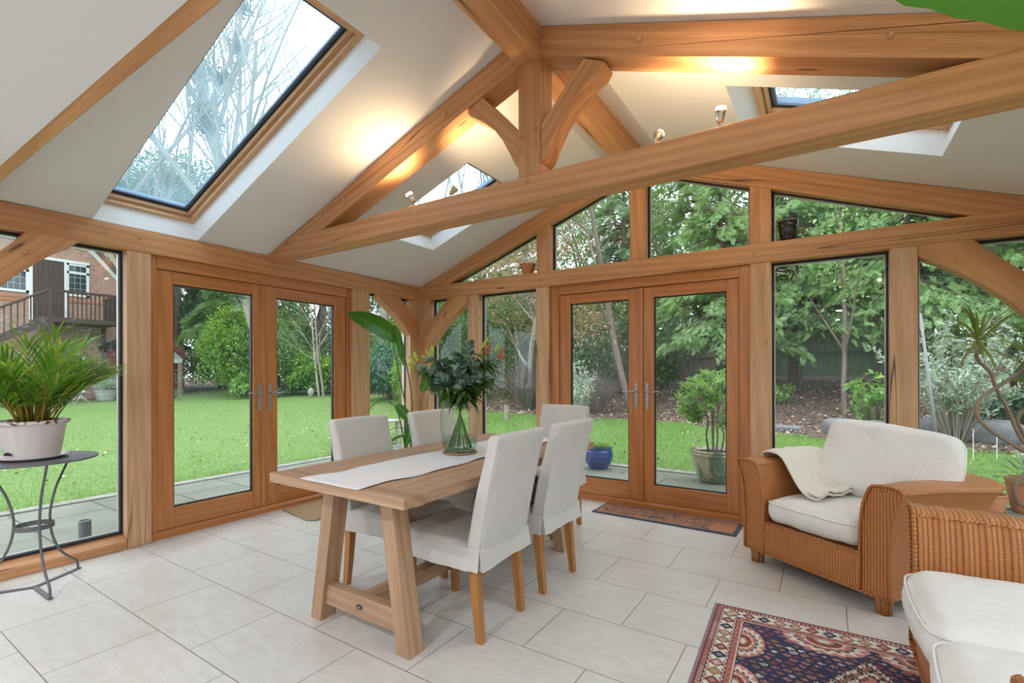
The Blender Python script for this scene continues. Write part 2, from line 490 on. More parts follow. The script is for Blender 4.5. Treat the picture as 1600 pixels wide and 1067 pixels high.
# free standing truss
tie = timber('truss_tie_beam', 0.0, W, -1.862, -1.708, 2.170, 2.320, 'x')
for x in (0.27, 0.33, 0.38, 2.60):
    peg(tie, (x, -1.862, 2.275 if x < 2 else 2.29), (0, -1, 0))
kp = timber('king_post', 2.541, 2.684, -1.860, -1.712, 2.319, 2.963, 'z', 'oak')
for dx, dz in ((2.560, 2.55), (2.655, 2.57), (2.560, 2.47), (2.655, 2.48)):
    peg(kp, (dx, -1.860, dz), (0, -1, 0))
def truss_brace(s):
    low = [(2.162, 2.815), (2.19, 2.775), (2.235, 2.75), (2.30, 2.705), (2.37, 2.645), (2.43, 2.565), (2.48, 2.475), (2.512, 2.405), (2.541, 2.378)]
    top = [(2.541, 2.592), (2.47, 2.665), (2.38, 2.765), (2.279, 2.872)]
    P = low + top
    if s < 0: P = [(W - 0.025 - x, z) for x, z in P]
    return timber_poly('curved_brace', P, 'xz', -1.852, -1.722, (s * 0.7, 0, -0.75), 'oak')
truss_brace(1); truss_brace(-1)
# knee braces in the walls
def knee(P, plane, a, b, g):
    o = timber_poly('knee_brace', P, plane, a, b, g, 'oak')
    return o
A = [(-0.625, 2.056), (-0.567, 1.975), (-0.393, 1.855), (-0.247, 1.725), (-0.11, 1.575), (0.0, 1.515), (0.0, 1.79), (-0.044, 1.825), (-0.189, 1.922), (-0.33, 2.056)]
A = [(-0.64, 2.056), (-0.60, 1.99), (-0.50, 1.93), (-0.393, 1.858), (-0.247, 1.725), (-0.13, 1.60), (-0.03, 1.53), (-0.012, 1.60), (-0.012, 1.78), (-0.19, 1.935), (-0.34, 2.056)]
kb = knee(A, 'yz', -0.105, 0.004, (0, 0.7, -0.7))
B = [(0.012, 1.62), (0.034, 1.52), (0.091, 1.409), (0.20, 1.56), (0.30, 1.67), (0.40, 1.765), (0.50, 1.845), (0.60, 1.91), (0.705, 1.975), (0.713, 2.056), (0.44, 2.056), (0.35, 1.96), (0.20, 1.81), (0.10, 1.72)]
knee(B, 'xz', -0.010, 0.105, (0.7, 0, 0.7))
knee([(W - x, z) for x, z in B], 'xz', -0.010, 0.105, (-0.7, 0, 0.7))
knee(A, 'yz', W - 0.004, W + 0.105, (0, 0.7, -0.7))
Cn = [(-3.60, 1.50), (-3.56, 1.60), (-3.47, 1.707), (-3.40, 1.79), (-3.328, 1.86), (-3.25, 1.935), (-3.174, 1.992), (-3.10, 2.056), (-3.36, 2.056), (-3.41, 1.987), (-3.48, 1.905), (-3.60, 1.80)]
kb = knee(Cn, 'yz', -0.105, 0.004, (0, 0.7, 0.7))
peg(kb, (0.004, -3.365, 1.93), (1, 0, 0), 0.013)
knee(Cn, 'yz', W - 0.004, W + 0.105, (0, 0.7, 0.7))

# the third tie, where the flat ceiling of the house begins
timber('opening_beam', 0.0, W, YB - 0.10, YB + 0.035, 2.170, 2.320, 'x')
def wall(name, x0, x1, y0, y1, z0, z1, mat='plaster'):
    o = MB().box(x0, x1, y0, y1, z0, z1).build(name, M[mat]); o['kind'] = 'structure'; return o
wall('ceiling', -0.15, W + 0.15, -8.0, -3.622, 2.160, 2.26)
o = MB().prism([(0, 2.315), (W, 2.315), (W, ZE + .001), (W - .001, ZE + .1), (XR, zcl(XR) + .05), (0.001, ZE + .1)], 'xz', YB - 0.09, YB + 0.002).build('wall_gable_infill', M['plaster']); o['kind'] = 'structure'
# walls of the house room behind the camera: plain plaster
wall('wall_left', -0.15, 0.0, -8.0, YB - 0.15, 0, 2.17)
wall('wall_right', W, W + 0.15, -8.0, YB - 0.15, 0, 2.17)
wall('wall_back', -0.15, W + 0.15, -8.15, -8.0, 0, 2.26)

# fixed panes between the posts
def pane_unit(num, a, b, fixed, axis, poly=None, sill=True, z0=0.095, z1=2.050, out=1, strip=True):
    """glazing in the plane axis=fixed between a and b; poly overrides the outline (coordinate, z)"""
    root = empty('window_%d' % num, (fixed, (a + b) / 2, 0) if axis == 'x' else ((a + b) / 2, fixed, 0), world=True)
    root['kind'] = 'structure'
    poly = poly or [(a, z0), (b, z0), (b, z1), (a, z1)]
    def p3(p, off=0.0):
        return (fixed + off * out, p[0], p[1]) if axis == 'x' else (p[0], fixed + off * out, p[1])
    MB().ngon([p3(p) for p in poly]).build('pane', M['glass'], root)
    # gasket ring
    c = np.mean(np.array(poly), axis=0); n = len(poly)
    def inset(d):
        res = []
        for i in range(n):
            p0, p, p2 = (np.array(poly[(i + k) % n], float) for k in (-1, 0, 1))
            e1 = (p - p0) / np.linalg.norm(p - p0); e2 = (p2 - p) / np.linalg.norm(p2 - p)
            n1 = np.array([-e1[1], e1[0]]); n2 = np.array([-e2[1], e2[0]])
            if np.dot(c - p, n1 + n2) < 0: n1, n2 = -n1, -n2
            k = 1 + np.dot(n1, n2)
            res.append(tuple(p + d * (n1 + n2) / max(k, 0.25)))
        return res
    for nm, mt, d0, d1, o0, o1 in (('gasket', 'gasket', 0.0, 0.014, -0.022, 0.012), ('spacer', 'spacer', 0.014, 0.020, -0.004, 0.018)):
        I0, I1 = inset(d0), inset(d1)
        m = MB()
        for i in range(n):
            j = (i + 1) % n
            P = [p3(I0[i], o0), p3(I0[j], o0), p3(I1[j], o0), p3(I1[i], o0), p3(I0[i], o1), p3(I0[j], o1), p3(I1[j], o1), p3(I1[i], o1)]
            m.add(P, [(0, 1, 2, 3), (7, 6, 5, 4), (3, 2, 6, 7), (0, 4, 5, 1)])
        m.build(nm, M[mt], root)
    if sill:
        s = out
        P = [(0.0, 0.0), (0.0, 0.056), (0.10, 0.097), (0.15, 0.097), (0.15, 0.0)]
        if axis == 'x':
            f0 = 0.0 if fixed < XR else W
            poly2 = [(f0 + s * p[0], p[1]) for p in P]
            MB().prism(poly2, 'xz', a, b, (0, 1, 0)).build('sill', M['oak'], root, bevel=0.004)
        else:
            poly2 = [(p[0], p[1]) for p in P]
            MB().prism(poly2, 'yz', a, b, (1, 0, 0)).build('sill', M['oak'], root, bevel=0.004)
    return root
pane_unit(10, YB, -2.86, -0.10, 'x', out=-1)
pane_unit(11, -0.752, -0.15, -0.10, 'x', out=-1)
for k, (ya, yb) in enumerate(((YB, -2.86), (-2.715, -1.93), (-1.78, -0.975), (-0.82, -0.15))):
    pane_unit(12 + k, ya, yb, W + 0.10, 'x', out=1)
for k, (xa, xb) in enumerate(((0.155, 0.711), (0.857, 1.576), (3.667, 4.39), (4.541, W - 0.155))):
    pane_unit(16 + k, xa, xb, 0.10, 'y', out=1)
zr = lambda x: zc(x) - RB
pane_unit(20, 0, 0, 0.10, 'y', [((2.212 - ZE + RB) / SL, 2.207), (1.584, 2.207), (1.584, zr(1.584))], sill=False)
pane_unit(21, 0, 0, 0.10, 'y', [(1.735, 2.207), (2.548, 2.207), (2.548, zr(2.548)), (1.735, zr(1.735))], sill=False)
pane_unit(22, 0, 0, 0.10, 'y', [(2.690, 2.207), (3.518, 2.207), (3.518, zr(3.518)), (2.690, zr(2.690))], sill=False)
pane_unit(23, 0, 0, 0.10, 'y', [(3.668, 2.207), (W - (2.212 - ZE + RB) / SL, 2.207), (3.668, zr(3.668))], sill=False)

# French doors: axis frame where local x runs along the wall, local y points outdoors
def french_door(num, frame, width, xs):
    """xs = edges of the two leaves and their panes, measured along the wall"""
    f0, l0, g0, g1, dv, g2, g3, l1, f1 = xs
    root = empty('door_%d' % num); root.matrix_basis = frame; WM[root.name] = frame; root['kind'] = 'structure'
    T, HT = 2.054, 1.965
    m = MB()
    m.box(f0, l0, 0.035, 0.13, 0, T, 'z'); m.box(l1, f1, 0.035, 0.13, 0, T, 'z')
    m.box(l0, l1, 0.035, 0.13, HT, T, 'x')
    m.build('frame', M['oak_door'], root, bevel=0.003)
    m = MB(); m.prism([(0.030, 0.0), (0.030, 0.035), (0.045, 0.055), (0.14, 0.055), (0.14, 0.0)], 'yz', f0, f1, (1, 0, 0)); m.build('threshold', M['oak_door'], root, bevel=0.002)
    for i, (a, b, c, d) in enumerate(((l0 + .003, g0, g1, dv - .002), (dv + .002, g2, g3, l1 - .003))):
        y0, y1 = 0.050, 0.105
        m = MB()
        m.box(a, b, y0, y1, 0.058, HT - 0.004, 'z'); m.box(c, d, y0, y1, 0.058, HT - 0.004, 'z')
        leaf = m.build('door_leaf', M['oak_door'], root, bevel=0.0025)
        m = MB()
        m.box(b, c, y0 + .001, y1, 1.868, HT - 0.004, 'x'); m.box(b, c, y0 + .001, y1, 0.058, 0.208, 'x')
        m.build('rail', M['oak_door'], leaf, bevel=0.0025)
        m = MB()
        for q in ((b, b + .009, 0.208, 1.868), (c - .009, c, 0.208, 1.868), (b, c, 0.208, 0.217), (b, c, 1.859, 1.868)):
            m.box(q[0], q[1], y0 + .014, y0 + .04, q[2], q[3])
        m.build('gasket', M['gasket'], leaf)
        MB().ngon([(b, y0 + .030, 0.208), (c, y0 + .030, 0.208), (c, y0 + .030, 1.868), (b, y0 + .030, 1.868)]).build('pane', M['glass'], leaf)
        hx = (c + d) / 2 + 0.005 if i == 0 else (a + b) / 2 - 0.012
        s = -1 if i == 0 else 1
        m = MB()
        pl = [(hx - .013, .885), (hx - .013, 1.10), (hx - .008, 1.112), (hx + .008, 1.112), (hx + .013, 1.10), (hx + .013, .885), (hx + .008, .873), (hx - .008, .873)]
        m.prism(pl, 'xz', y0, y0 - 0.007)
        m.tube([(hx, y0 - .006, 1.035), (hx, y0 - .045, 1.035)], [.010, .008], 10)
        pts = catmull([(hx - s * .012, y0 - .045, 1.035), (hx + s * .02, y0 - .048, 1.036), (hx + s * .055, y0 - .046, 1.028), (hx + s * .09, y0 - .044, 1.036), (hx + s * .118, y0 - .040, 1.030)], 5)
        m.tube(pts, [.0085] * 6 + [.006] * (len(pts) - 8) + [.005, .004], 8)
        m.tube([(hx, y0 - .006, 0.925), (hx, y0 - .011, 0.925)], .007, 10)
        m.build('handle', M['handle'], leaf, smooth=False, bevel=0.001)
    if True:
        m = MB(); m.box(dv - .034, dv + .0, 0.040, 0.051, 0.058, HT - 0.006, 'z'); m.build('meeting_strip', M['oak_door'], root, bevel=0.002)
    return root
# left wall: local x -> world +y, local y -> world -x
fl = Matrix(((0, -1, 0, 0), (1, 0, 0, 0), (0, 0, 1, 0), (0, 0, 0, 1)))
french_door(1, fl, 1.74, (-2.715, -2.672, -2.558, -1.962, -1.860, -1.748, -1.154, -1.017, -0.975))
french_door(2, Matrix(), 1.79, (1.727, 1.820, 1.936, 2.518, 2.654, 2.748, 3.341, 3.438, 3.520))

# ------------------------------------------------------------------ camera
yaw, roll = radians(32.942), radians(-0.105)
r = Vector((cos(yaw), sin(yaw), 0)); fw = Vector((-sin(yaw), cos(yaw), 0)); up = Vector((0, 0, 1))
rr = r * cos(roll) + up * sin(roll); ru = up * cos(roll) - r * sin(roll)
cam = bpy.data.objects.new('camera', bpy.data.cameras.new('camera'))
COL.objects.link(cam)
mw = Matrix((rr, ru, -fw)).transposed().to_4x4(); mw.translation = Vector((4.019, -4.210, 1.21))
cam.matrix_basis = mw
cam.data.sensor_width = 36.0; cam.data.lens = 36.0 * 756.4 / 1600
cam.data.shift_y = (581.1 - 533.5) / 1600
cam.data.clip_start = 0.05; cam.data.clip_end = 300
SC.camera = cam

# ------------------------------------------------------------------ light
wd = bpy.data.worlds.new('overcast_sky'); SC.world = wd; wd.use_nodes = True
nt = wd.node_tree; nt.nodes.clear()
bg = nt.nodes.new('ShaderNodeBackground'); wo = nt.nodes.new('ShaderNodeOutputWorld')
tc = nt.nodes.new('ShaderNodeTexCoord'); sp = nt.nodes.new('ShaderNodeSeparateXYZ'); cr = nt.nodes.new('ShaderNodeValToRGB')
nt.links.new(tc.outputs['Generated'], sp.inputs[0]); nt.links.new(sp.outputs[2], cr.inputs[0])
cr.color_ramp.elements[0].position = 0.0; cr.color_ramp.elements[0].color = (0.66, 0.75, 0.85, 1)
cr.color_ramp.elements[1].position = 0.6; cr.color_ramp.elements[1].color = (0.86, 0.94, 1.0, 1)
nt.links.new(cr.outputs[0], bg.inputs[0]); bg.inputs[1].default_value = SKY
nt.links.new(bg.outputs[0], wo.inputs[0])

def light(name, typ, loc, power, col=(1, 1, 1), size=0.1, rot=(0, 0, 0), **kw):
    l = bpy.data.lights.new(name, typ); l.energy = power; l.color = col
    if typ == 'AREA': l.shape = 'DISK'; l.size = size
    elif typ in ('POINT', 'SPOT'): l.shadow_soft_size = size
    for k, v in kw.items(): setattr(l, k, v)
    o = bpy.data.objects.new(name, l); COL.objects.link(o); o.location = loc; o.rotation_euler = rot
    return o

vs = SC.view_settings
SC.display_settings.display_device = 'sRGB'
vs.view_transform = 'Standard'; vs.look = 'None'; vs.gamma = 1; vs.use_curve_mapping = False
vs.exposure = EXPOSURE
cy = SC.cycles
cy.use_denoising = True
cy.max_bounces = 9; cy.diffuse_bounces = 5; cy.glossy_bounces = 4; cy.transmission_bounces = 8; cy.transparent_max_bounces = 24
cy.caustics_reflective = False; cy.caustics_refractive = False
cy.sample_clamp_indirect = 6.0
cy.use_adaptive_sampling = True; cy.adaptive_threshold = 0.018

# spotlights on the truss tie
M['bulb'] = NT('lit_bulb')
e_ = M['bulb'].n('Emission', {'Color': (1.0, 0.80, 0.52, 1), 'Strength': 14.0}); M['bulb'] = M['bulb'].surf(e_.outputs[0])
def spotlight(x, y, z, aim, label, power):
    root = empty('spotlight', (x, y, z), 0, label, 'spotlight', 'spotlights on top of the truss', world=True)
    MB().lathe([(0, 0.0), (0.036, 0.0), (0.036, 0.006), (0.030, 0.020), (0.012, 0.028), (0, 0.028)], 24, (x, y, z)).build('base', M['nickel'], root, smooth=True)
    a = Vector(aim).normalized()
    p = Vector((x, y, z + 0.028)); q = p + Vector((0, 0, 0.018))
    MB().tube([p, q], 0.005, 8).build('stem', M['nickel'], root)
    R = a.to_track_quat('Z', 'Y').to_matrix().to_4x4(); R.translation = q
    MB().lathe([(0, -0.004), (0.010, 0.0), (0.016, 0.012), (0.022, 0.040), (0.025, 0.055), (0.022, 0.055), (0.018, 0.03), (0.0, 0.02)], 20).build('lamp_head', M['nickel'], root, smooth=True, frame=R)
    MB().lathe([(0.0, 0.040), (0.018, 0.045), (0.0235, 0.060), (0.022, 0.070), (0.0, 0.074)], 20).build('bulb', M['bulb'], root, smooth=True, frame=R)
    t = q + a * 0.085
    l = light('spot_beam', 'SPOT', t, power, (1.0, 0.70, 0.40), 0.018, spot_size=radians(130), spot_blend=1.0)
    l.rotation_euler = (-a).to_track_quat('Z', 'Y').to_euler()
spotlight(1.665, -1.80, 2.32, (-0.35, -0.45, 0.9), 'spotlight farthest left on the truss tie beam', LAMP * .55)
spotlight(1.975, -1.79, 2.32, (0.35, 0.55, 0.8), 'spotlight in front of the small roof window at left', LAMP)
spotlight(3.310, -1.80, 2.32, (0.1, 0.75, 0.65), 'spotlight just right of the king post brace, lamp facing away', LAMP)
spotlight(3.607, -1.79, 2.32, (0.10, -0.12, 1.0), 'spotlight farthest right, pointing straight up', LAMP)
# one more pair above the opening beam, out of the picture
spotlight(0.42, -3.50, 2.322, (-0.1, 0.9, 0.4), 'spotlight on the beam by the left eave', LAMP * 0.5)
spotlight(4.6, -3.50, 2.322, (0.1, 0.9, 0.4), 'spotlight on the beam by the right eave', LAMP * 0.5)
# added fill lamps in the flat ceiling behind the camera, unseen, brightening the room
for x in (1.0, 2.6, 4.2):
    for y in (-4.7, -6.3):
        root = empty('fill_lamp', (x, y, 2.162), 0, 'added round white fill lamp in the flat ceiling', 'fill lamp', 'added fill lamps in the flat ceiling', world=True)
        MB().lathe([(0.052, 0.0), (0.052, -0.006), (0.040, -0.004), (0.038, 0.0)], 24, (x, y, 2.162)).build('rim', M['reveal'], root)
        light('fill_beam', 'AREA', (x, y, 2.157), FILL, (0.95, 0.97, 1.0), 0.075)
# ------------------------------------------------------------------ dining table
table = empty('dining_table', (2.215, -1.98, 0), 0, 'oak trestle dining table with thick plank top and A-shaped end legs', 'table')
def build_table(t):
    hx, hy, z0, z1 = 0.452, 0.905, 0.681, 0.725
    m = MB(); bw = 0.135
    n = 5; w = 2 * hx / n
    for i in range(n):
        m.box(-hx + i * w, -hx + (i + 1) * w, -hy + bw + .0006, hy - bw - .0006, z0, z1, 'y')
    m.box(-hx, hx, -hy, -hy + bw, z0, z1, 'x'); m.box(-hx, hx, hy - bw, hy, z0, z1, 'x')
    m.build('tabletop', M['oak_table'], t, bevel=0.0015)
    for s in (-1, 1):
        y0, y1 = (-0.762, -0.672) if s < 0 else (0.672, 0.762)
        for q in (-1, 1):
            a, b = (0.328, 0.258), (0.135, 0.215)
            P = [(0.262, 0.0), (0.336, 0.0), (0.226, 0.681), (0.148, 0.681)]
            P = [(q * x, z) for x, z in P]
            MB().prism(P, 'xz', y0, y1, (q * -0.16, 0, 1)).build('leg', M['oak_table'], t, bevel=0.002)
        MB().box(-0.252, 0.252, y0 + .02, y1 - .02, 0.080, 0.178, 'x').build('end_rail', M['oak_table'], t, bevel=0.002)
        MB().box(-0.36, 0.36, y0 + .012, y1 - .012, 0.640, 0.681, 'x').build('top_bearer', M['oak_table'], t, bevel=0.002)
        # diagonal brace from the long rail up to the top
        ya = s * 0.33; P = [(s * 0.18, 0.172), (s * 0.27, 0.172), (s * 0.62, 0.60), (s * 0.62, 0.681), (s * 0.585, 0.681)]
        MB().prism(P, 'yz', -0.03, 0.03, (0, s * .6, .8)).build('brace', M['oak_table'], t, bevel=0.002)
    MB().box(-0.04, 0.04, -0.69, 0.69, 0.105, 0.172, 'y').build('long_rail', M['oak_table'], t, bevel=0.002)
    # little oval maker's badge on the near rail
    m = MB(); P = [(0.021 * cos(a), 0.129 + 0.0105 * sin(a)) for a in np.linspace(0, 2 * pi, 20, endpoint=False)]
    m.prism(P, 'xz', -0.742, -0.7455); m.build('badge', M['gasket'], t)
    m = MB(); P = [(0.014 * cos(a), 0.129 + 0.0052 * sin(a)) for a in np.linspace(0, 2 * pi, 16, endpoint=False)]
    m.prism(P, 'xz', -0.745, -0.7462); m.build('badge_rim', M['handle'], t)
build_table(table)

# table runner, faintly rippled along its long edges
P = np.zeros((60, 14, 3)); G = np.zeros_like(P)
for i in range(60):
    y = -2.893 + i / 59 * 1.80
    for j in range(14):
        s = j / 13
        xl = 2.032 + 0.012 * sin(y * 9) + .006 * sin(y * 23 + 1); xr = 2.415 + 0.010 * sin(y * 8 + 2) + .006 * sin(y * 19)
        e = min(s, 1 - s)
        z = 0.7275 + 0.0035 * max(0, 1 - e * 9) * (0.5 + 0.5 * sin(y * 17 + (4 if s > .5 else 0))) + .0008 * sin(y * 31 + s * 9)
        P[i, j] = (xl + (xr - xl) * s, y, z); G[i, j] = (s * .38, y, 0)
o = MB().grid(P, gc=G, flip=True).build('table_runner', M['runner'], smooth=True, mods=[('SOLIDIFY', dict(thickness=0.0018, offset=1))])
tag(o, 'long white cloth runner laid down the middle of the dining table', 'table runner')

# ------------------------------------------------------------------ slip-covered dining chairs
def rbox(sx, sy, sz, r, n=6, puff=(0, 0, 0), fn=None):
    """rounded box centred on the origin; returns verts, faces, gc"""
    V = {}; F = []; L = []; 
    c = np.linspace(-1, 1, n + 1)
    # finer near the edges
    def idx(p):
        k = tuple(np.round(p, 5))
        if k not in V: V[k] = len(L); L.append(p)
        return V[k]
    def g(h, rr):
        m = max(h - rr, 1e-6)
        inner = np.linspace(-m, m, n + 1)
        a = np.linspace(0, 1, 4)[1:]
        return np.concatenate([-(m + rr * a[::-1]), inner, m + rr * a])
    gx, gy, gz = g(sx, r), g(sy, r), g(sz, r)
    ax = (gx, gy, gz)
    for a in range(3):
        b, d = (a + 1) % 3, (a + 2) % 3
        for s in (-1, 1):
            A, B = ax[b], ax[d]
            for i in range(len(A) - 1):
                for j in range(len(B) - 1):
                    q = []
                    for (u, v) in ((i, j), (i + 1, j), (i + 1, j + 1), (i, j + 1)):
                        p = [0, 0, 0]; p[a] = s * (sx, sy, sz)[a]; p[b] = A[u]; p[d] = B[v]
                        q.append(idx(p))
                    F.append(tuple(q if s > 0 else q[::-1]))
    P = np.array(L, float); S = np.array([sx, sy, sz])
    core = np.clip(P, -(S - r), S - r); dlt = P - core
    ln = np.linalg.norm(dlt, axis=1, keepdims=True); ln[ln == 0] = 1
    inf = np.abs(dlt).max(axis=1, keepdims=True)
    Q = core + dlt / ln * np.where(inf > 0, np.minimum(inf, r), 0) * 1.0
    Q = np.where(np.abs(dlt).sum(1, keepdims=True) > 0, core + dlt / ln * inf, P)
    U = P / S
    for a in range(3):
        b, d = (a + 1) % 3, (a + 2) % 3
        Q[:, a] += puff[a] * U[:, a] * (1 - U[:, b] ** 2) * (1 - U[:, d] ** 2)
    if fn: Q = fn(Q, U)
    return Q, F, P

def make_chair(name='dining_chair'):
    """local: front +x, back -x, origin on the floor at the centre"""
    t = empty(name)
    # legs: splayed rear pair, straight front pair
    for (x, y, dx) in ((-0.205, -0.175, -0.035), (-0.205, 0.175, -0.035), (0.185, -0.175, 0.0), (0.185, 0.175, 0.0)):
        P = []
        for k, z in enumerate((0.0, 0.12, 0.25, 0.40)):
            h = 0.0165 + 0.007 * (z / 0.40); ox = x + dx * (1 - z / 0.40) ** 1.5
            P.append([(ox - h, y - h, z), (ox + h, y - h, z), (ox + h, y + h, z), (ox - h, y + h, z)])
        A = np.array(P); G = A[:, :, [2, 0, 1]] + rng.uniform(-9, 9, 3)
        m = MB(); m.grid(A, closed_v=True, gc=G); m.add(A[0], [(3, 2, 1, 0)], G[0])
        m.build('leg', M['oak_leg'], t, bevel=0.002)
    # seat: softly domed box
    def seatfn(Q, U):
        Q[:, 2] += 0.012 * np.clip(U[:, 0], -1, 1) * (Q[:, 2] > 0) + .004 * np.sin(Q[:, 0] * 17) * np.cos(Q[:, 1] * 13)
        return Q
    Q, F, G = rbox(0.230, 0.208, 0.034, 0.024, 8, (0.004, 0.004, 0.016), seatfn)
    MB().add(Q + (0.0, 0, 0.408), F, G[:, [0, 1, 2]]).build('seat_cover', M['cover'], t, smooth=True)
    # back: leans backward, a little waisted, piped edges
    def backfn(Q, U):
        z = Q[:, 2]; k = (z + 0.27) / 0.54
        Q[:, 0] = Q[:, 0] * (1.25 - 0.35 * k) - 0.125 * np.clip(k, 0, 1.05) ** 1.15
        Q[:, 1] *= (0.985 + 0.03 * k)
        Q[:, 0] += 0.012 * (1 - U[:, 1] ** 2) * -1
        Q[:, 0] += .0025 * np.sin(z * 21 + Q[:, 1] * 9)
        return Q
    Q, F, G = rbox(0.034, 0.208, 0.270, 0.017, 9, (0.006, 0, 0.004), backfn)
    MB().add(Q + (-0.212, 0, 0.663), F, G[:, [1, 2, 0]]).build('back_cover', M['cover'], t, smooth=True)
    # seam piping down both edges of the back
    for s in (-1, 1):
        m = MB()
        for off in (0.035, ):
            pts = []
            for z in np.linspace(-0.235, 0.262, 14):
                k = (z + 0.27) / 0.54
                pts.append((-0.212 - off * (1.25 - .35 * k) + .006 - 0.125 * k ** 1.15, s * 0.2065 * (0.985 + .03 * k), z + 0.663))
            m.tube(pts, 0.0028, 5)
        m.build('piping', M['cover'], t, smooth=True)
    # skirt: band with kick pleats at the rear corners, hem gently waved
    hx0, hx1, hy = -0.262, 0.236, 0.214
    per = []                     # x, y, normal, notch depth, lip
    def seg(a, b, n, nrm, l0=0, l1=0):
        for k in range(n + 1):
            t = k / n; per.append((a[0] + (b[0] - a[0]) * t, a[1] + (b[1] - a[1]) * t, nrm, 0, l0 * max(0, 1 - t * 8) + l1 * max(0, 1 - (1 - t) * 8)))
    e = 0.004
    seg((hx0, -hy + e), (hx0, hy - e), 24, (-1, 0), 1, 1)
    per.append((hx0, hy, (.7, -.7), 1, 0))
    seg((hx0 + e, hy), (hx1 - .015, hy), 24, (0, 1), 1, 0)
    seg((hx1 - .004, hy - .004), (hx1, hy - .015), 1, (.7, .7))
    seg((hx1, hy - .03), (hx1, -hy + .03), 18, (1, 0))
    seg((hx1, -hy + .015), (hx1 - .004, -hy + .004), 1, (.7, -.7))
    seg((hx1 - .015, -hy), (hx0 + e, -hy), 24, (0, -1), 0, 1)
    per.append((hx0, -hy, (.7, .7), 1, 0))
    n = len(per); rows = [(0.428, -0.010), (0.420, -0.001), (0.412, 0.001), (0.385, 0.003), (0.360, 0.006), (0.330, 0.010)]
    A = np.zeros((len(rows), n, 3)); G = np.zeros_like(A)
    cum = 0
    for i, (x, y, nn, notch, lip) in enumerate(per):
        if i: cum += sqrt((x - per[i - 1][0]) ** 2 + (y - per[i - 1][1]) ** 2)
        for k, (z, out) in enumerate(rows):
            f = max(0, (k - 1) / (len(rows) - 2))
            w = out * (1.0 + .35 * sin(cum * 19 + 1)) + lip * .004 * f if not notch else .034 * f
            A[k, i] = (x + nn[0] * w, y + nn[1] * w, z + f * (.003 * sin(cum * 9) - .0025 * abs(sin(cum * 21))) + (.004 * f if lip else 0))
            G[k, i] = (cum, z, 0)
    MB().grid(A, closed_v=True, gc=G, flip=True).build('skirt', M['cover'], t, smooth=False, mods=[('SOLIDIFY', dict(thickness=0.003, offset=0))])
    # stitched band above the pleats
    m = MB(); m.tube([tuple(A[2, i]) for i in range(n)] + [tuple(A[2, 0])], 0.0022, 5)
    m.build('band_seam', M['cover'], t, smooth=True)
    return t
CH = [(2.480, -2.300, pi + .02, 'linen covered dining chair nearest the camera, at the right side of the table'),
      (2.485, -1.712, pi - .03, 'linen covered dining chair on the right side, holding a folded brown blanket'),
      (1.950, -2.215, 0.03, 'linen covered dining chair on the left side, nearest the left French doors'),
      (1.960, -1.600, -0.03, 'linen covered dining chair on the left side, half hidden behind the glass vase'),
      (2.195, -0.930, -pi / 2 - .02, 'linen covered dining chair at the far head of the table')]
proto = make_chair()
for i, (x, y, a, lab) in enumerate(CH):
    fr = Matrix.Translation((x, y, 0)) @ Matrix.Rotation(a, 4, 'Z')
    if i == 0:
        o = proto; o.matrix_basis = fr; WM[o.name] = fr
    else:
        o = copy_tree(proto, fr)
    tag(o, lab, 'chair', 'linen covered chairs around the dining table')
# blanket folded on the seat of the second chair
M['brown_cloth'] = fabric('brown_wool', (0.20, 0.15, 0.11), 300, 0.6, 0.5)
m = MB()
for k in range(3):
    Q, F, G = rbox(0.10, 0.12, 0.0165, 0.016, 5, (0.004, 0.003, 0.004))
    Rm = Matrix.Translation((2.53 + .006 * k, -1.715, 0.486 + k * 0.032)) @ Matrix.Rotation(0.05 * k, 4, 'Z')
    m.add(xf(Rm, Q), F, G)
o = m.build('folded_blanket', M['brown_cloth'], smooth=True)
tag(o, 'brown blanket folded in three on the seat of a dining chair', 'blanket')

# ------------------------------------------------------------------ wicker
def wicker(name, c_hi, c_lo, pu=0.020, pv=0.0085):
    n = NT(name)
    a = n.n('Attribute', attribute_name='gc'); s = n.n('SeparateXYZ', {0: a.outputs['Vector']})
    u, v = s.outputs[0], s.outputs[1]
    col = n.math('FLOOR', n.math('DIVIDE', u, pu))
    st = n.math('ABSOLUTE', n.math('SINE', n.math('MULTIPLY', u, pi / pu)))
    par = n.math('MULTIPLY', n.math('FRACT', n.math('MULTIPLY', col, 0.5)), pi)
    rw = n.math('ABSOLUTE', n.math('SINE', n.math('MULTIPLY_ADD', v, pi / pv, par)))
    h = n.math('MULTIPLY', n.math('POWER', st, 0.55), n.math('MULTIPLY_ADD', n.math('POWER', rw, 0.6), 0.62, 0.38))
    nz = n.noise(n.gc((3, 60, 1)), 1.0, 3)
    big = n.noise(n.gc((1, 1, 1)), 14, 2)
    base = n.mix(n.math('MULTIPLY_ADD', nz, 0.6, n.math('MULTIPLY', big, 0.4)), tuple(x * 0.72 for x in c_hi), c_hi)
    c = n.mix(n.math('POWER', h, 0.9), c_lo, base)
    n.bsdf(Base_Color=c, Roughness=0.42, Normal=n.bump(h, 0.7, 0.005), Coat_Weight=0.15, Coat_Roughness=0.3)
    return n.m
M['wicker'] = wicker('woven_cane', (0.78, 0.295, 0.085), (0.15, 0.045, 0.012), 0.0145, 0.0105)
M['wicker2'] = wicker('woven_cane_ribbed', (0.80, 0.325, 0.098), (0.16, 0.05, 0.014), 0.0165, 0.0085)
M['cane'] = oak('cane_bundle', (0.50, 0.22, 0.07), (0.30, 0.11, 0.03), 0.35)

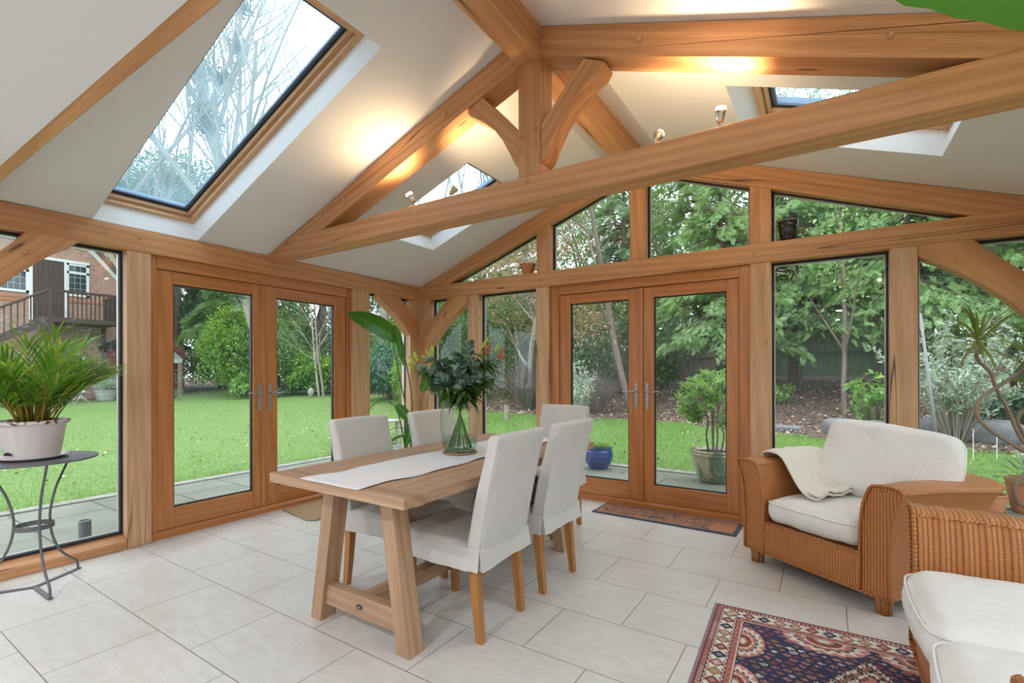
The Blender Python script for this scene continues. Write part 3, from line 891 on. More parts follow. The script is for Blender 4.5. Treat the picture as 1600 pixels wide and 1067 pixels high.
def wicker_frame(root, inner, depth, side_h, mat, rib=0.0, ribp=0.072, flare=0.10):
    """U of arms and back. local: x across (0 = middle), y from front to rear, opening at y=0"""
    hw = inner / 2; R = 0.13
    path = [(hw, 0.0)]
    n0 = max(2, int((depth - R) / 0.012))
    if rib == 0: n0 = 22
    for k in range(1, n0 + 1): path.append((hw, (depth - R) * k / n0))
    for k in range(1, 9):
        a = pi / 2 * k / 8; path.append((hw - R + R * cos(a), depth - R + R * sin(a)))
    n1 = max(2, int((inner - 2 * R) / 0.012)) if rib else 14
    for k in range(1, n1 + 1): path.append((hw - R - (inner - 2 * R) * k / n1, depth))
    for k in range(1, 9):
        a = pi / 2 + pi / 2 * k / 8; path.append((-hw + R + R * cos(a), depth - R + R * sin(a)))
    for k in range(1, n0 + 1): path.append((-hw, (depth - R) * (1 - k / n0)))
    H = side_h
    sec = [(0.0, 0.088), (0.0, 0.18), (0.0, 0.28), (0.0, 0.38), (0.006, 0.47), (0.016, H - .10), (0.034, H - .045), (0.047, H - .014), (0.060, H - .002),
           (0.10, H + .006), (0.15, H + .006), (0.180, H + .002), (0.196, H - .008), (0.199, H - .022), (0.190, H - .045), (0.172, H - .09), (0.156, H - .15), (0.146, H - .22), (0.141, 0.32), (0.140, 0.2), (0.140, 0.088)]
    n = len(path); A = np.zeros((n, len(sec), 3)); G = np.zeros_like(A); L = 0
    for i, (x, y) in enumerate(path):
        a = path[max(i - 1, 0)]; b = path[min(i + 1, n - 1)]
        t = Vector((b[0] - a[0], b[1] - a[1])).normalized(); nn = Vector((t.y, -t.x))
        if i: L += sqrt((x - path[i - 1][0]) ** 2 + (y - path[i - 1][1]) ** 2)
        w = rib * cos(2 * pi * L / ribp)
        sl = 0; drop = -0.035 * min(1, max(0, (y - 0.25) / 0.5))
        fl = 1 + flare * min(1, max(0, (y - 0.05) / 0.6))
        for j, (d, z) in enumerate(sec):
            if j:
                sl += sqrt((d - sec[j - 1][0]) ** 2 + (z - sec[j - 1][1]) ** 2)
            dd = d * (fl if d > 0.08 else 1)
            inn = -1 if d < 0.08 else 1
            zz = z + (drop * max(0, (z - .3) / (H - .3)))
            dd += inn * w * (1 if 0.08 < z < H - .01 else 0); zz += .35 * w * (1 if z > H - .01 else 0)
            A[i, j] = (x + nn.x * dd, y + nn.y * dd, zz); G[i, j] = (L, sl, 0)
    m = MB(); m.grid(A, gc=G, flip=True)
    for i, fl in ((0, False), (n - 1, True)):
        C_ = A[i]; g = np.stack([C_[:, 0], C_[:, 2], 0 * C_[:, 0]], 1)
        # front faces of the arms as strips between the inner and outer outline
        ns = 10; IN = A[i][:ns]; OUT = A[i][::-1][:ns + 1]
        zz = np.linspace(0.088, H - .03, 14)
        def at(S, z):
            k = np.argsort(S[:, 2]); return np.array([np.interp(z, S[k, 2], S[k, 0]), S[0, 1], z])
        inn = A[i][:9]; outt = A[i][14:]
        rows = []
        for z in zz:
            p, q = at(inn, z), at(outt, z); rows.append([p * (1 - s) + q * s + np.array((0, -.006 * sin(pi * s), 0)) for s in np.linspace(0, 1, 7)])
        rows = np.array(rows); m.grid(rows, gc=np.stack([rows[..., 0], rows[..., 2], 0 * rows[..., 0]], -1), flip=fl if False else (i != 0))
        top = [tuple(rows[-1][k]) for k in range(7)]; cap = [tuple(p) for p in A[i][14:7:-1]]
        m.add(top + cap, [tuple(range(len(top) + len(cap)))] if i == 0 else [tuple(range(len(top) + len(cap)))[::-1]], np.array([(p[0], p[2], 0) for p in top + cap]))
    body = m.build('woven_body', mat, root, smooth=True)
    # braided trim round arm fronts and under the roll
    m = MB()
    for i in (0, n - 1):
        pts = [tuple(p + np.array((0, -.008, 0))) for p in A[i]]
        m.tube(pts, 0.0075, 6)
    for j in (13, ):
        m.tube([tuple(A[i, j]) for i in range(0, n, 2)], 0.0065, 6)
        m.tube([tuple(A[i, 7]) for i in range(0, n, 2)], 0.0060, 6)
    m.tube([tuple(A[i, -1] + np.array((0, 0, 0.004))) for i in range(0, n, 2)], 0.0075, 6)
    m.build('braided_edge', mat, root, smooth=True)
    # front panel under the seat
    rows = np.array([[(x, -0.006 - .004 * sin(pi * (z - .088) / .2), z) for x in np.linspace(-hw - 0.002, hw + 0.002, 40)] for z in np.linspace(0.088, 0.282, 8)])
    m = MB(); m.grid(rows, gc=np.stack([rows[..., 0] + 3, rows[..., 2], 0 * rows[..., 0]], -1))
    top = np.array([[(x, y, 0.282) for x in np.linspace(-hw, hw, 12)] for y in np.linspace(-0.006, depth, 8)])
    m.grid(top, gc=np.stack([top[..., 0], top[..., 1], 0 * top[..., 0]], -1))
    m.build('front_panel', mat, root, smooth=False)
    m = MB(); m.tube([(-hw - .14, -.008, .090), (hw + .14, -.008, .090)], .008, 6); m.tube([(-hw, -.006, .282), (hw, -.006, .282)], .007, 6); m.build('front_braid', mat, root, smooth=True)
    for sx in (-1, 1):
        for yy in (0.045, depth + 0.06):
            m = MB(); cx = sx * (hw + 0.085)
            for k in range(7):
                a = 2 * pi * k / 6; rr_ = 0 if k == 6 else 0.026
                m.tube([(cx + rr_ * cos(a) * 1.1, yy + rr_ * sin(a) * 1.1, 0.10), (cx + rr_ * cos(a) * .9, yy + rr_ * sin(a) * .9, 0.0)], [0.016, 0.0135], 8)
            m.build('foot', M['cane'], root, smooth=True)

def cushion(name, sx, sy, sz, frame, label, cat='cushion', r=0.06, puff=0.03, group=None, wr=0.004, n=9, seam='mid', boxy=1.0, fn2=None):
    ph = rng.uniform(0, 6, 4)
    def fn(Q, U):
        Q = Q.copy()
        c = (U[:, 0] ** 2) * (U[:, 1] ** 2)
        Q[:, 0] *= 1 - 0.03 * U[:, 1] ** 2; Q[:, 1] *= 1 - 0.03 * U[:, 0] ** 2
        Q[:, 2] += wr * (np.sin(Q[:, 0] * 23 + ph[0] + 3 * Q[:, 1]) * np.sin(Q[:, 1] * 19 + ph[1]) + .6 * np.sin(Q[:, 0] * 41 + Q[:, 1] * 37 + ph[2]))
        Q[:, 0] += wr * .6 * np.sin(Q[:, 1] * 27 + ph[3]); Q[:, 1] += wr * .6 * np.sin(Q[:, 0] * 29 + ph[2])
        if fn2: Q = fn2(Q, U)
        return Q
    P_PUFF = puff
    Q, F, G = rbox(sx, sy, sz, min(r, sz * .95), n, (puff * .4, puff * .4, puff), fn)
    root = empty(name); root.matrix_basis = frame; WM[root.name] = frame
    tag(root, label, cat, group)
    MB().add(Q, F, G).build('cover', M['cushion'], root, smooth=True, mods=[('SUBSURF', dict(levels=1, render_levels=1))])
    # piping round the top edge
    pts = []
    k = 0.995; rr_ = min(r, sz * .95)
    for (cx, cy_, a0) in ((sx - rr_, sy - rr_, 0), (-sx + rr_, sy - rr_, pi / 2), (-sx + rr_, -sy + rr_, pi), (sx - rr_, -sy + rr_, 1.5 * pi)):
        for a in np.linspace(a0, a0 + pi / 2, 7): pts.append((cx + rr_ * cos(a), cy_ + rr_ * sin(a)))
        # straight run to the next corner
        nx = {0: (-sx + rr_, sy), 1: (-sx, -sy + rr_), 2: (sx - rr_, -sy), 3: (sx, sy - rr_)}[round(a0 / (pi / 2))]
        p = pts[-1]
        for f in (0.2, 0.4, 0.6, 0.8): pts.append((p[0] + (nx[0] - p[0]) * f, p[1] + (nx[1] - p[1]) * f))
    pts.append(pts[0])
    pz = sz * (0.62 if seam == 'top' else 0.0)
    P = np.array([(x, y, pz) for x, y in pts]); U = P / np.array([sx, sy, sz])
    P[:, 0] += np.sign(P[:, 0]) * 0.0 + puff * .4 * U[:, 0] * (1 - U[:, 1] ** 2) * (1 - U[:, 2] ** 2); P[:, 1] += puff * .4 * U[:, 1] * (1 - U[:, 0] ** 2) * (1 - U[:, 2] ** 2)
    P = fn(P, U)
    sh = 0.985 if seam == 'top' else 1.0
    P[:, :2] *= sh
    MB().tube([tuple(p) for p in P], 0.0042, 6).build('piping', M['cushion'], root, smooth=True)
    return root

U3, V3 = Vector((.83, -.558, 0)).normalized(), Vector((.558, .83, 0)).normalized()
c0 = Vector((3.655, -.815, 0)) + U3 * 0.335
FA = Matrix((U3, V3, (0, 0, 1))).transposed().to_4x4(); FA.translation = c0
arm = empty('wicker_armchair'); arm.matrix_basis = FA; WM[arm.name] = FA
tag(arm, 'woven cane armchair standing in front of the window beside the French doors', 'armchair')
wicker_frame(arm, 0.564, 0.76, 0.640, M['wicker'], flare=0.42)
cushion('seat_cushion', 0.279, 0.36, 0.070, FA @ Matrix.Translation((0, 0.335, 0.364)), 'ivory seat cushion of the cane armchair by the window', r=.06, puff=.022, seam='top', n=10)
Mb = FA @ Matrix.Translation((0.075, 0.585, 0.655)) @ Matrix.Rotation(radians(5), 4, 'Z') @ Matrix.Rotation(radians(5.0), 4, 'Y') @ Matrix.Rotation(radians(71), 4, 'X')
cushion('back_cushion', 0.340, 0.228, 0.085, Mb, 'large ivory back cushion leaning in the cane armchair by the window', r=.055, puff=.030, n=10, wr=.005)

# throw over the left arm, falling onto the seat
def throw():
    prof = [(-0.43, 0.600), (-0.452, 0.640), (-0.44, 0.664), (-0.40, 0.672), (-0.36, 0.672), (-0.315, 0.664), (-0.275, 0.635), (-0.235, 0.585), (-0.19, 0.53), (-0.145, 0.487), (-0.10, 0.466), (-0.05, 0.458), (-0.015, 0.462)]
    prof = [(a, b) for a, b in catmull([(p[0], p[1]) for p in prof], 3)]
    n = len(prof); mcount = 30
    A = np.zeros((n, mcount, 3)); G = np.zeros_like(A); L = 0
    for i, (x, z) in enumerate(prof):
        f = i / (n - 1)
        if i: L += sqrt((x - prof[i - 1][0]) ** 2 + (z - prof[i - 1][1]) ** 2)
        ya = 0.20 + 0.10 * sin(f * 3.0) * 0 - 0.10 * f; yb = 0.62 - 0.02 * f - .10 * f * f
        for j in range(mcount):
            s = j / (mcount - 1); y = ya + (yb - ya) * s
            rip = 0.010 * sin(s * 14 + f * 4) * f + .006 * sin(s * 25 + 2)
            edge = 0.018 * (max(0, 1 - s * 12) + max(0, 1 - (1 - s) * 12))
            A[i, j] = (x + rip * .5, y, z + rip + 0.012 - edge * .8)
            G[i, j] = (s * .4, L, 0)
    root = empty('throw_blanket'); root.matrix_basis = FA; WM[root.name] = FA
    tag(root, 'cream fleecy throw draped over the left arm of the cane armchair', 'throw')
    MB().grid(A, gc=G, flip=False).build('cloth', M['throw'], root, smooth=True, mods=[('SOLIDIFY', dict(thickness=0.014, offset=1)), ('SUBSURF', dict(levels=1, render_levels=1))])
    # folded hem lying on the seat
    B = A[-7:, :, :].copy(); B[:, :, 2] += 0.022; B[:, :, 0] += 0.006; B[:, :, 1] = B[:, :, 1] * .96 + .012
    MB().grid(B, gc=G[-7:]).build('folded_hem', M['throw'], root, smooth=True, mods=[('SOLIDIFY', dict(thickness=0.012, offset=1)), ('SUBSURF', dict(levels=1, render_levels=1))])
throw()

# sofa: faces the left wall
FS = Matrix(((0, 1, 0, 4.322), (-1, 0, 0, -2.335), (0, 0, 1, 0), (0, 0, 0, 1)))
sofa = empty('wicker_sofa'); sofa.matrix_basis = FS; WM[sofa.name] = FS
tag(sofa, 'woven cane sofa with ribbed arms at the right edge, in the foreground', 'sofa')
wicker_frame(sofa, 1.150, 0.71, 0.650, M['wicker2'], rib=0.0095, ribp=0.066)
for k, (x, lab) in enumerate(((-0.285, 'ivory seat cushion of the cane sofa, the one farther from the camera'), (0.292, 'ivory seat cushion of the cane sofa, the one nearer the camera'))):
    cushion('seat_cushion', 0.292, 0.375, 0.085, FS @ Matrix.Translation((x, 0.315, 0.372)), lab, r=.075, puff=.030, seam='top', group='seat cushions of the cane sofa', n=10, wr=.003)

# ------------------------------------------------------------------ iron side table
ist = empty('side_table', (0.28, -3.385, 0), 0, 'round grey iron side table with curved rod legs beside the left window', 'side table')
MB().lathe([(0, 0.718), (0.272, 0.718), (0.276, 0.722), (0.276, 0.727), (0.270, 0.7285), (0, 0.7285)], 64).build('tabletop', M['iron'], ist, smooth=False)
for k in range(3):
    a0 = radians(0.5) + k * 2 * pi / 3
    ca, sa = cos(a0), sin(a0)
    pts = catmull([(0.215, 0.718), (0.185, 0.66), (0.125, 0.545), (0.092, 0.43), (0.088, 0.345), (0.105, 0.25), (0.150, 0.155), (0.215, 0.09), (0.250, 0.062), (0.258, 0.03), (0.260, 0.004)], 4)
    MB().tube([(p[0] * ca, p[0] * sa, p[1]) for p in pts], 0.0065, 8).build('leg', M['iron'], ist, smooth=True)
    m = MB(); Rm = Matrix.Rotation(a0, 4, 'Z')
    m.box(0.0, 0.272, -.011, .011, 0.002, 0.008, M=Rm); m.build('floor_bar', M['iron'], ist)
m = MB(); ang = np.linspace(0, 2 * pi, 33)
m.grid(np.array([[(rr_ * cos(a), rr_ * sin(a), z) for a in ang] for rr_, z in ((.083, .335), (.083, .362), (.079, .362), (.079, .335))]), closed_u=True)
m.build('ring', M['iron'], ist, smooth=False)

# planter with saucer and areca palm
M['glaze'] = plain('white_glaze', (0.70, 0.665, 0.66), 0.35, bump=.03, bscale=25, var=.04)
def potmat():
    n = NT('chipped_white_glaze')
    g = n.gc(); s = n.n('SeparateXYZ', {0: n.n('Attribute', attribute_name='gc').outputs['Vector']})
    chip = n.noise(g, 38, 3, .6)
    rim = n.math('GREATER_THAN', s.outputs[2], 0.192)
    f = n.math('MULTIPLY', rim, n.math('GREATER_THAN', chip, 0.53))
    crk = n.noise(n.gc((9, 9, 1)), 3, 3)
    c = n.mix(crk, (0.60, 0.55, 0.54), (0.72, 0.67, 0.66))
    c = n.mix(f, c, (0.16, 0.05, 0.025))
    n.bsdf(Base_Color=c, Roughness=0.35, Normal=n.bump(crk, .15, .004))
    return n.m
M['chipped'] = potmat()
M['soil'] = plain('dark_soil', (0.045, 0.028, 0.018), 0.95, bump=.8, bscale=90)
sa = empty('plant_saucer', (0.28, -3.392, 0.7285), 0, 'pale glazed saucer under the palm pot on the iron table', 'saucer')
MB().lathe([(0, 0.0), (0.110, 0.0), (0.148, 0.016), (0.151, 0.020), (0.144, 0.019), (0.108, 0.007), (0, 0.007)], 48).build('dish', M['glaze'], sa, smooth=True)
palm = empty('potted_palm', (0.28, -3.392, 0.7360), 0, 'bushy areca palm in a chipped white pot on the iron side table', 'potted plant')
MB().lathe([(0, 0.0), (0.110, 0.0), (0.115, 0.006), (0.122, 0.05), (0.142, 0.180), (0.146, 0.186), (0.156, 0.192), (0.160, 0.200), (0.158, 0.210), (0.145, 0.212), (0.136, 0.190), (0.134, 0.175), (0, 0.17)], 56).build('pot', M['chipped'], palm, smooth=True)
MB().lathe([(0.135, 0.186), (0.10, 0.195), (0.0, 0.198)], 32).build('soil', M['soil'], palm)
m = MB(); a = radians(-62)
Pn = [(0.115 + .004, 0.026 * cos(t), 0.028 + 0.018 * sin(t) * 1.0) for t in np.linspace(0, pi, 9)]
Pn = [(p[0] + (p[2] * .17), p[1], p[2]) for p in Pn]
m.add(xf(Matrix.Rotation(a, 4, 'Z'), np.array(Pn)), [tuple(range(9))]); m.build('drain_notch', M['gasket'], palm)

def blade(L_, W_, n=5, fold=0.25, droop=0.6, taper=1.0):
    """one long leaf in local coordinates: along +x, starts at the origin, droops in -z"""
    V = []; F = []
    for i in range(n + 1):
        t = i / n; w = W_ * (sin(pi * min(1, (t * .92 + .06))) ** 0.7) * .5; x = L_ * (t - droop * .18 * t * t); z = -droop * L_ * .5 * t * t
        V += [(x, -w, z + fold * w), (x, 0, z), (x, w, z + fold * w)]
    for i in range(n):
        a_ = i * 3
        F += [(a_, a_ + 3, a_ + 4, a_ + 1), (a_ + 1, a_ + 4, a_ + 5, a_ + 2)]
    return np.array(V), F
M['palm'] = leafmat('palm_leaf', (0.06, 0.22, 0.02), (0.20, 0.42, 0.04), .35, .35, c3=(0.48, 0.50, 0.07))
M['palm_stem'] = leafmat('palm_stem', (0.20, 0.19, 0.03), (0.42, 0.26, 0.05), .4, .05)
def palm_fronds():
    mf, ms = MB(), MB()
    R_ = random.Random(5)
    for k in range(46):
        az = R_.uniform(0, 2 * pi); lean = R_.uniform(0.10, 0.95) if k > 8 else R_.uniform(.05, .3)
        L_ = R_.uniform(0.30, 0.50); rb = R_.uniform(0, .085)
        base = Vector((rb * cos(az), rb * sin(az), 0.19)); d = Vector((cos(az) * sin(lean * .55), sin(az) * sin(lean * .55), cos(lean * .55)))
        pts = [base]; dd = d.copy(); n = 12
        for i in range(n):
            dd = (dd + Vector((cos(az), sin(az), -0.55)) * (0.035 + 0.09 * lean * (i / n))).normalized()
            pts.append(pts[-1] + dd * L_ / n)
        ms.tube(pts, [0.0048 * (1 - .75 * i / n) for i in range(n + 1)], 5)
        for i in range(3, n + 1):
            f = (i - 3) / (n - 3)
            t = (pts[i] - pts[i - 1]).normalized(); side = t.cross(Vector((0, 0, 1)));
            side = side.normalized() if side.length > .1 else Vector((1, 0, 0))
            for s in ((-1, 1) if i < n else (-1, 1, 0)):
                l = (0.10 + 0.13 * sin(pi * (0.25 + 0.6 * f))) * R_.uniform(.85, 1.15)
                v = (side * s * (1.0 - .45 * f) + t * (0.75 + .9 * f) + Vector((0, 0, .22))).normalized()
                V, F = blade(l, R_.uniform(.011, .017), 5, .35, R_.uniform(.2, 1.0))
                X = v; Z = (Vector((0, 0, 1)) - X * X.z).normalized(); Y = Z.cross(X)
                Mx = Matrix((X, Y, Z)).transposed().to_4x4(); Mx.translation = pts[i]
                V = xf(Mx, V)
                if V[:, 0].min() + .28 < 0.03:      # leaves bend away where the glass stands
                    V[:, 0] = np.where(V[:, 0] + .28 < .02, -0.26 + (V[:, 0] + .26) * .12, V[:, 0])
                V[:, 1] = np.where(V[:, 1] > .34, .34 + (V[:, 1] - .34) * .35, V[:, 1])
                mf.add(V, F)
    for k in range(22):
        az = R_.uniform(0, 2 * pi); rb = R_.uniform(0, .07)
        ms.tube([(rb * cos(az), rb * sin(az), .19), (rb * cos(az) * 1.5, rb * sin(az) * 1.5, .19 + R_.uniform(.12, .22))], [.0065, .0035], 5)
    mf.build('fronds', M['palm'], palm, smooth=True); ms.build('stems', M['palm_stem'], palm, smooth=True)
palm_fronds()

# ------------------------------------------------------------------ vase and bouquet
M['vase'] = NT('bottle_glass')
def vase_glass():
    n = M['vase']
    fr = n.n('LayerWeight', {'Blend': 0.35}).outputs['Facing']
    tint = n.mix(n.math('POWER', fr, 2.5), (0.93, 0.97, 0.95), (0.48, 0.66, 0.57))
    tr = n.n('BsdfTransparent'); n.set(tr, 'Color', tint)
    gl = n.n('BsdfGlossy', {'Roughness': 0.02})
    k = schlick(n)
    return n.surf(n.n('MixShader', {0: k, 1: tr.outputs[0], 2: gl.outputs[0]}).outputs[0])
M['vase'] = vase_glass()
n_ = NT('vase_water'); tr_ = n_.n('BsdfTransparent', {'Color': (0.80, 0.92, 0.86, 1)}); gl_ = n_.n('BsdfGlossy', {'Roughness': 0.0}); M['water'] = n_.surf(n_.n('MixShader', {0: schlick(n_, .02), 1: tr_.outputs[0], 2: gl_.outputs[0]}).outputs[0])
VX, VY, VZ = 2.195, -1.965, 0.7305
co = MB().lathe([(0, 0.0), (0.100, 0.0), (0.103, 0.003), (0.103, 0.008), (0.100, 0.011), (0, 0.011)], 40).build('cork_mat', plain('cork', (0.36, 0.19, 0.10), .85, bump=.4, bscale=120, var=.3), None, frame=Matrix.Translation((VX, VY, VZ)))
tag(co, 'round cork mat under the glass vase', 'coaster')
vase = empty('glass_vase', (VX, VY, VZ + .011), 0, 'clear green-tinted glass vase with water, standing on the table runner', 'vase')
outer = [(0.0, 0.0), (0.080, 0.0), (0.093, 0.008), (0.104, 0.04), (0.110, 0.10), (0.1145, 0.16), (0.117, 0.205), (0.112, 0.240), (0.092, 0.268), (0.068, 0.288), (0.058, 0.302), (0.058, 0.318), (0.066, 0.332), (0.072, 0.336)]
inner = [(r_ - .004 if r_ > .01 else 0, z + (.012 if k < 3 else 0)) for k, (r_, z) in enumerate(outer)][::-1]
MB().lathe(outer + [(0.0725, 0.338), (0.070, 0.339)], 56).build('glass_body', M['vase'], vase, smooth=True)
MB().lathe([(0.0, 0.014), (0.085, 0.016), (0.099, 0.04), (0.1045, 0.088), (0.0, 0.088)], 48).build('water', M['water'], vase, smooth=False)

M['euc'] = leafmat('eucalyptus_leaf', (0.10, 0.19, 0.15), (0.24, 0.34, 0.29), .5, .15)
M['lilyleaf'] = leafmat('lily_leaf', (0.018, 0.06, 0.012), (0.06, 0.15, 0.03), .3, .2)
M['fern'] = leafmat('fresh_leaf', (0.13, 0.36, 0.03), (0.30, 0.55, 0.08), .4, .4)
M['stemg'] = plain('green_stem', (0.10, 0.17, 0.04), .45, var=.3)
M['bud'] = leafmat('lily_bud_green', (0.36, 0.50, 0.05), (0.50, 0.58, 0.08), .35, .2)
M['bud_red'] = leafmat('lily_bud_red', (0.42, 0.24, 0.05), (0.50, 0.11, 0.06), .35, .15)
def place(V, pos, d, upv=Vector((0, 0, 1))):
    X = d.normalized(); Z = upv - X * X.dot(upv)
    Z = Z.normalized() if Z.length > .05 else X.orthogonal().normalized()
    Y = Z.cross(X); Mx = Matrix((X, Y, Z)).transposed().to_4x4(); Mx.translation = pos
    return xf(Mx, V)
def disc_leaf(r_, n=9):
    V = [(0, 0, 0)] + [(r_ * (1 + cos(t)) * 1.0, r_ * sin(t) * 1.0, .16 * r_ * cos(2 * t)) for t in np.linspace(-pi, pi, n, endpoint=False)]
    return np.array(V), [(0, i, i % n + 1) if False else (i, i % n + 1, 0) for i in range(1, n + 1)]
def budmesh(m, p, d, L_, R0):
    pr_ = [(R0 * .35, 0), (R0 * .8, L_ * .18), (R0, L_ * .42), (R0 * .85, L_ * .68), (R0 * .45, L_ * .9), (R0 * .08, L_)]
    a_ = Vector(d).normalized(); Rm = a_.to_track_quat('Z', 'Y').to_matrix().to_4x4(); Rm.translation = p
    mm = MB().lathe(pr_, 10); m.add(xf(Rm, mm.v[0]), mm.f)
vc = Vector((VX, VY, VZ + .011))
def stem_path(foot, neck, tip, n=6):
    return [Vector(p) for p in catmull([foot, tuple((np.array(foot) * .5 + np.array(neck) * .5)), neck, tuple(np.array(neck) * .45 + np.array(tip) * .55 + np.array((0, 0, .015))), tip], n)]
RB_ = random.Random(11)
def bouquet_stem(kind, az, reach, top, label, fz=0.02):
    root = empty(kind + '_stem', tuple(vc), 0, label, 'flower stem' if kind == 'lily' else 'foliage stem', kind + ' stems in the glass vase')
    foot = (-.07 * cos(az), -.07 * sin(az), fz); neck = (.030 * cos(az), .030 * sin(az), .315)
    tip = (reach * cos(az), reach * sin(az), top)
    pts = stem_path(foot, neck, tip)
    m = MB(); m.tube(pts, [0.0035 - .0018 * i / len(pts) for i in range(len(pts))], 6)
    lf = MB(); above = [p for p in pts if p.z > .30]
    if kind == 'eucalyptus':
        for q in range(3):
            i0 = RB_.randrange(0, max(1, len(above) - 4)); b = above[i0]
            d = Vector((cos(az + RB_.uniform(-1.3, 1.3)), sin(az + RB_.uniform(-1.3, 1.3)), RB_.uniform(.5, 1.5))).normalized()
            br = [b + d * s * .16 + Vector((0, 0, -.04 * s * s)) for s in np.linspace(0, 1, 8)]
            m.tube(br, [.0018] * 8, 5)
            for p in br[1:]:
                for s in (0, 1):
                    v = Vector((RB_.uniform(-1, 1), RB_.uniform(-1, 1), RB_.uniform(-.5, .8)))
                    V, F = disc_leaf(RB_.uniform(.014, .024)); lf.add(place(V, p, v, Vector((RB_.uniform(-1, 1), RB_.uniform(-1, 1), .7))), F)
        for p in above[1:]:
            for s in range(2):
                v = Vector((RB_.uniform(-1, 1), RB_.uniform(-1, 1), RB_.uniform(-.4, .8)))
                V, F = disc_leaf(RB_.uniform(.016, .028)); lf.add(place(V, p, v, Vector((RB_.uniform(-1, 1), RB_.uniform(-1, 1), .7))), F)
        lf.build('leaves', M['euc'], root, smooth=True)
    elif kind == 'lily':
        for k, p in enumerate(above[:-1]):
            for s in range(6):
                a_ = RB_.uniform(0, 2 * pi); v = Vector((cos(a_), sin(a_), RB_.uniform(-.35, .5)))
                V, F = blade(RB_.uniform(.08, .15), RB_.uniform(.016, .026), 5, .2, RB_.uniform(.3, 1.1)); lf.add(place(V, p, v), F)
        lf.build('leaves', M['lilyleaf'], root, smooth=True)
        for k in range(3 if top > .45 else 0):
            a_ = az + (k - 1) * .7; bd = MB()
            d = Vector((cos(a_) * .55, sin(a_) * .55, .9 - .25 * k)); p0 = pts[-1] - Vector((0, 0, .02 * k)); p1 = p0 + d.normalized() * .035
            m.tube([p0, p1], .002, 5); budmesh(bd, p1, d, RB_.uniform(.065, .085), .011)
            bd.build('bud', M['bud'] if az > 2 else M['bud_red'] if k else M['bud'], root, smooth=True)
    else:
        for k, p in enumerate(above):
            for s in range(5):
                a_ = RB_.uniform(0, 2 * pi); v = Vector((cos(a_), sin(a_), RB_.uniform(-.2, .9)))
                V, F = blade(RB_.uniform(.04, .075), .007, 3, .2, RB_.uniform(.1, .8)); lf.add(place(V, p, v), F)
        lf.build('leaves', M['fern'], root, smooth=True)
    m.build('stalk', M['stemg'], root, smooth=True)
# camera right = azimuth about 33 degrees
for k, (az, re, top, where) in enumerate(((0.9, .05, .60, 'rising highest in the middle'), (3.3, .13, .53, 'leaning to the left'), (5.4, .10, .50, 'leaning toward the camera'), (0.4, .15, .50, 'leaning to the right'), (2.1, .12, .52, 'leaning toward the corner'), (4.4, .15, .43, 'hanging low at the front left'), (5.9, .19, .43, 'hanging low at the front right'), (1.4, .10, .66, 'topmost, behind the middle one'), (3.7, .17, .44, 'low at the left'))):
    bouquet_stem('eucalyptus', az, re, top, 'grey-green eucalyptus stem in the vase, ' + where, .02)
for k, (az, re, top, where) in enumerate(((3.75, .235, .50, 'with green buds at the far left of the bunch'), (3.35, .17, .55, 'with green buds upper left of the bunch'), (0.45, .20, .55, 'with reddish buds at the right of the bunch'), (0.75, .12, .58, 'with an orange bud, upright right of the middle'), (5.6, .19, .36, 'with low dark leaves at the front'), (4.7, .15, .38, 'with dark leaves over the rim at front left'), (2.6, .20, .44, 'with dark leaves at the back left'), (0.1, .24, .42, 'with dark leaves reaching far right'))):
    bouquet_stem('lily', az, re, top, 'lily stem in the vase, ' + where, .02)
for k, (az, re, top, where) in enumerate(((1.6, .06, .56, 'behind the eucalyptus'), (3.0, .09, .50, 'left of the middle'))):
    bouquet_stem('ruscus', az, re, top, 'bright green feathery stem in the vase, ' + where, .02)

# ------------------------------------------------------------------ bird of paradise plant by the corner
M['bop'] = leafmat('banana_leaf', (0.020, 0.12, 0.012), (0.05, 0.22, 0.02), .28, .25)
def big_leaf(m, p0, p1, width, sag=0.1, up_=Vector((0, 0, 1)), n=12, roll=0.0, fold=.25):
    p0, p1 = Vector(p0), Vector(p1); X = (p1 - p0); L_ = X.length; X = X.normalized()
    Z = (up_ - X * X.dot(up_)).normalized(); Y = Z.cross(X)
    if roll: q = Matrix.Rotation(roll, 3, X); Y, Z = q @ Y, q @ Z
    A = np.zeros((n + 1, 9, 3)); G = np.zeros_like(A)
    for i in range(n + 1):
        t = i / n; w = width * .5 * (sin(pi * (t ** .8) * .97 + .03) ** .6)
        c = p0 + X * L_ * t + Z * (sag * L_ * 4 * t * (1 - t))
        for j in range(9):
            s = (j - 4) / 4
            A[i, j] = c + Y * (w * s) + Z * (fold * w * abs(s) + .006 * sin(t * 40 + s) * abs(s)); G[i, j] = (t * L_, s * w, 0)
    m.grid(A, gc=G)
    return [p0 + X * L_ * t + Z * (sag * L_ * 4 * t * (1 - t)) for t in np.linspace(0, 1, n + 1)]
def bop_mat():
    n = NT('banana_leaf')
    a_ = n.n('Attribute', attribute_name='gc'); s = n.n('SeparateXYZ', {0: a_.outputs['Vector']})
    k = n.math('SUBTRACT', s.outputs[0], n.math('MULTIPLY', n.math('ABSOLUTE', s.outputs[1]), .5))
    ve = n.math('MULTIPLY_ADD', n.math('SINE', n.math('MULTIPLY', k, 520)), .5, .5)
    mid = n.math('LESS_THAN', n.math('ABSOLUTE', s.outputs[1]), .003)
    c = n.mix(ve, (0.022, 0.14, 0.008), (0.040, 0.20, 0.014)); c = n.mix(mid, c, (0.16, 0.36, 0.06))
    p = n.n('BsdfPrincipled', {'Base Color': c, 'Roughness': .3, 'Normal': n.bump(ve, .25, .002)})
    t = n.n('BsdfTranslucent'); n.set(t, 'Color', n.mix(.5, c, (0.25, 0.6, 0.02)))
    return n.surf(n.n('MixShader', {0: .25, 1: p.outputs[0], 2: t.outputs[0]}).outputs[0])
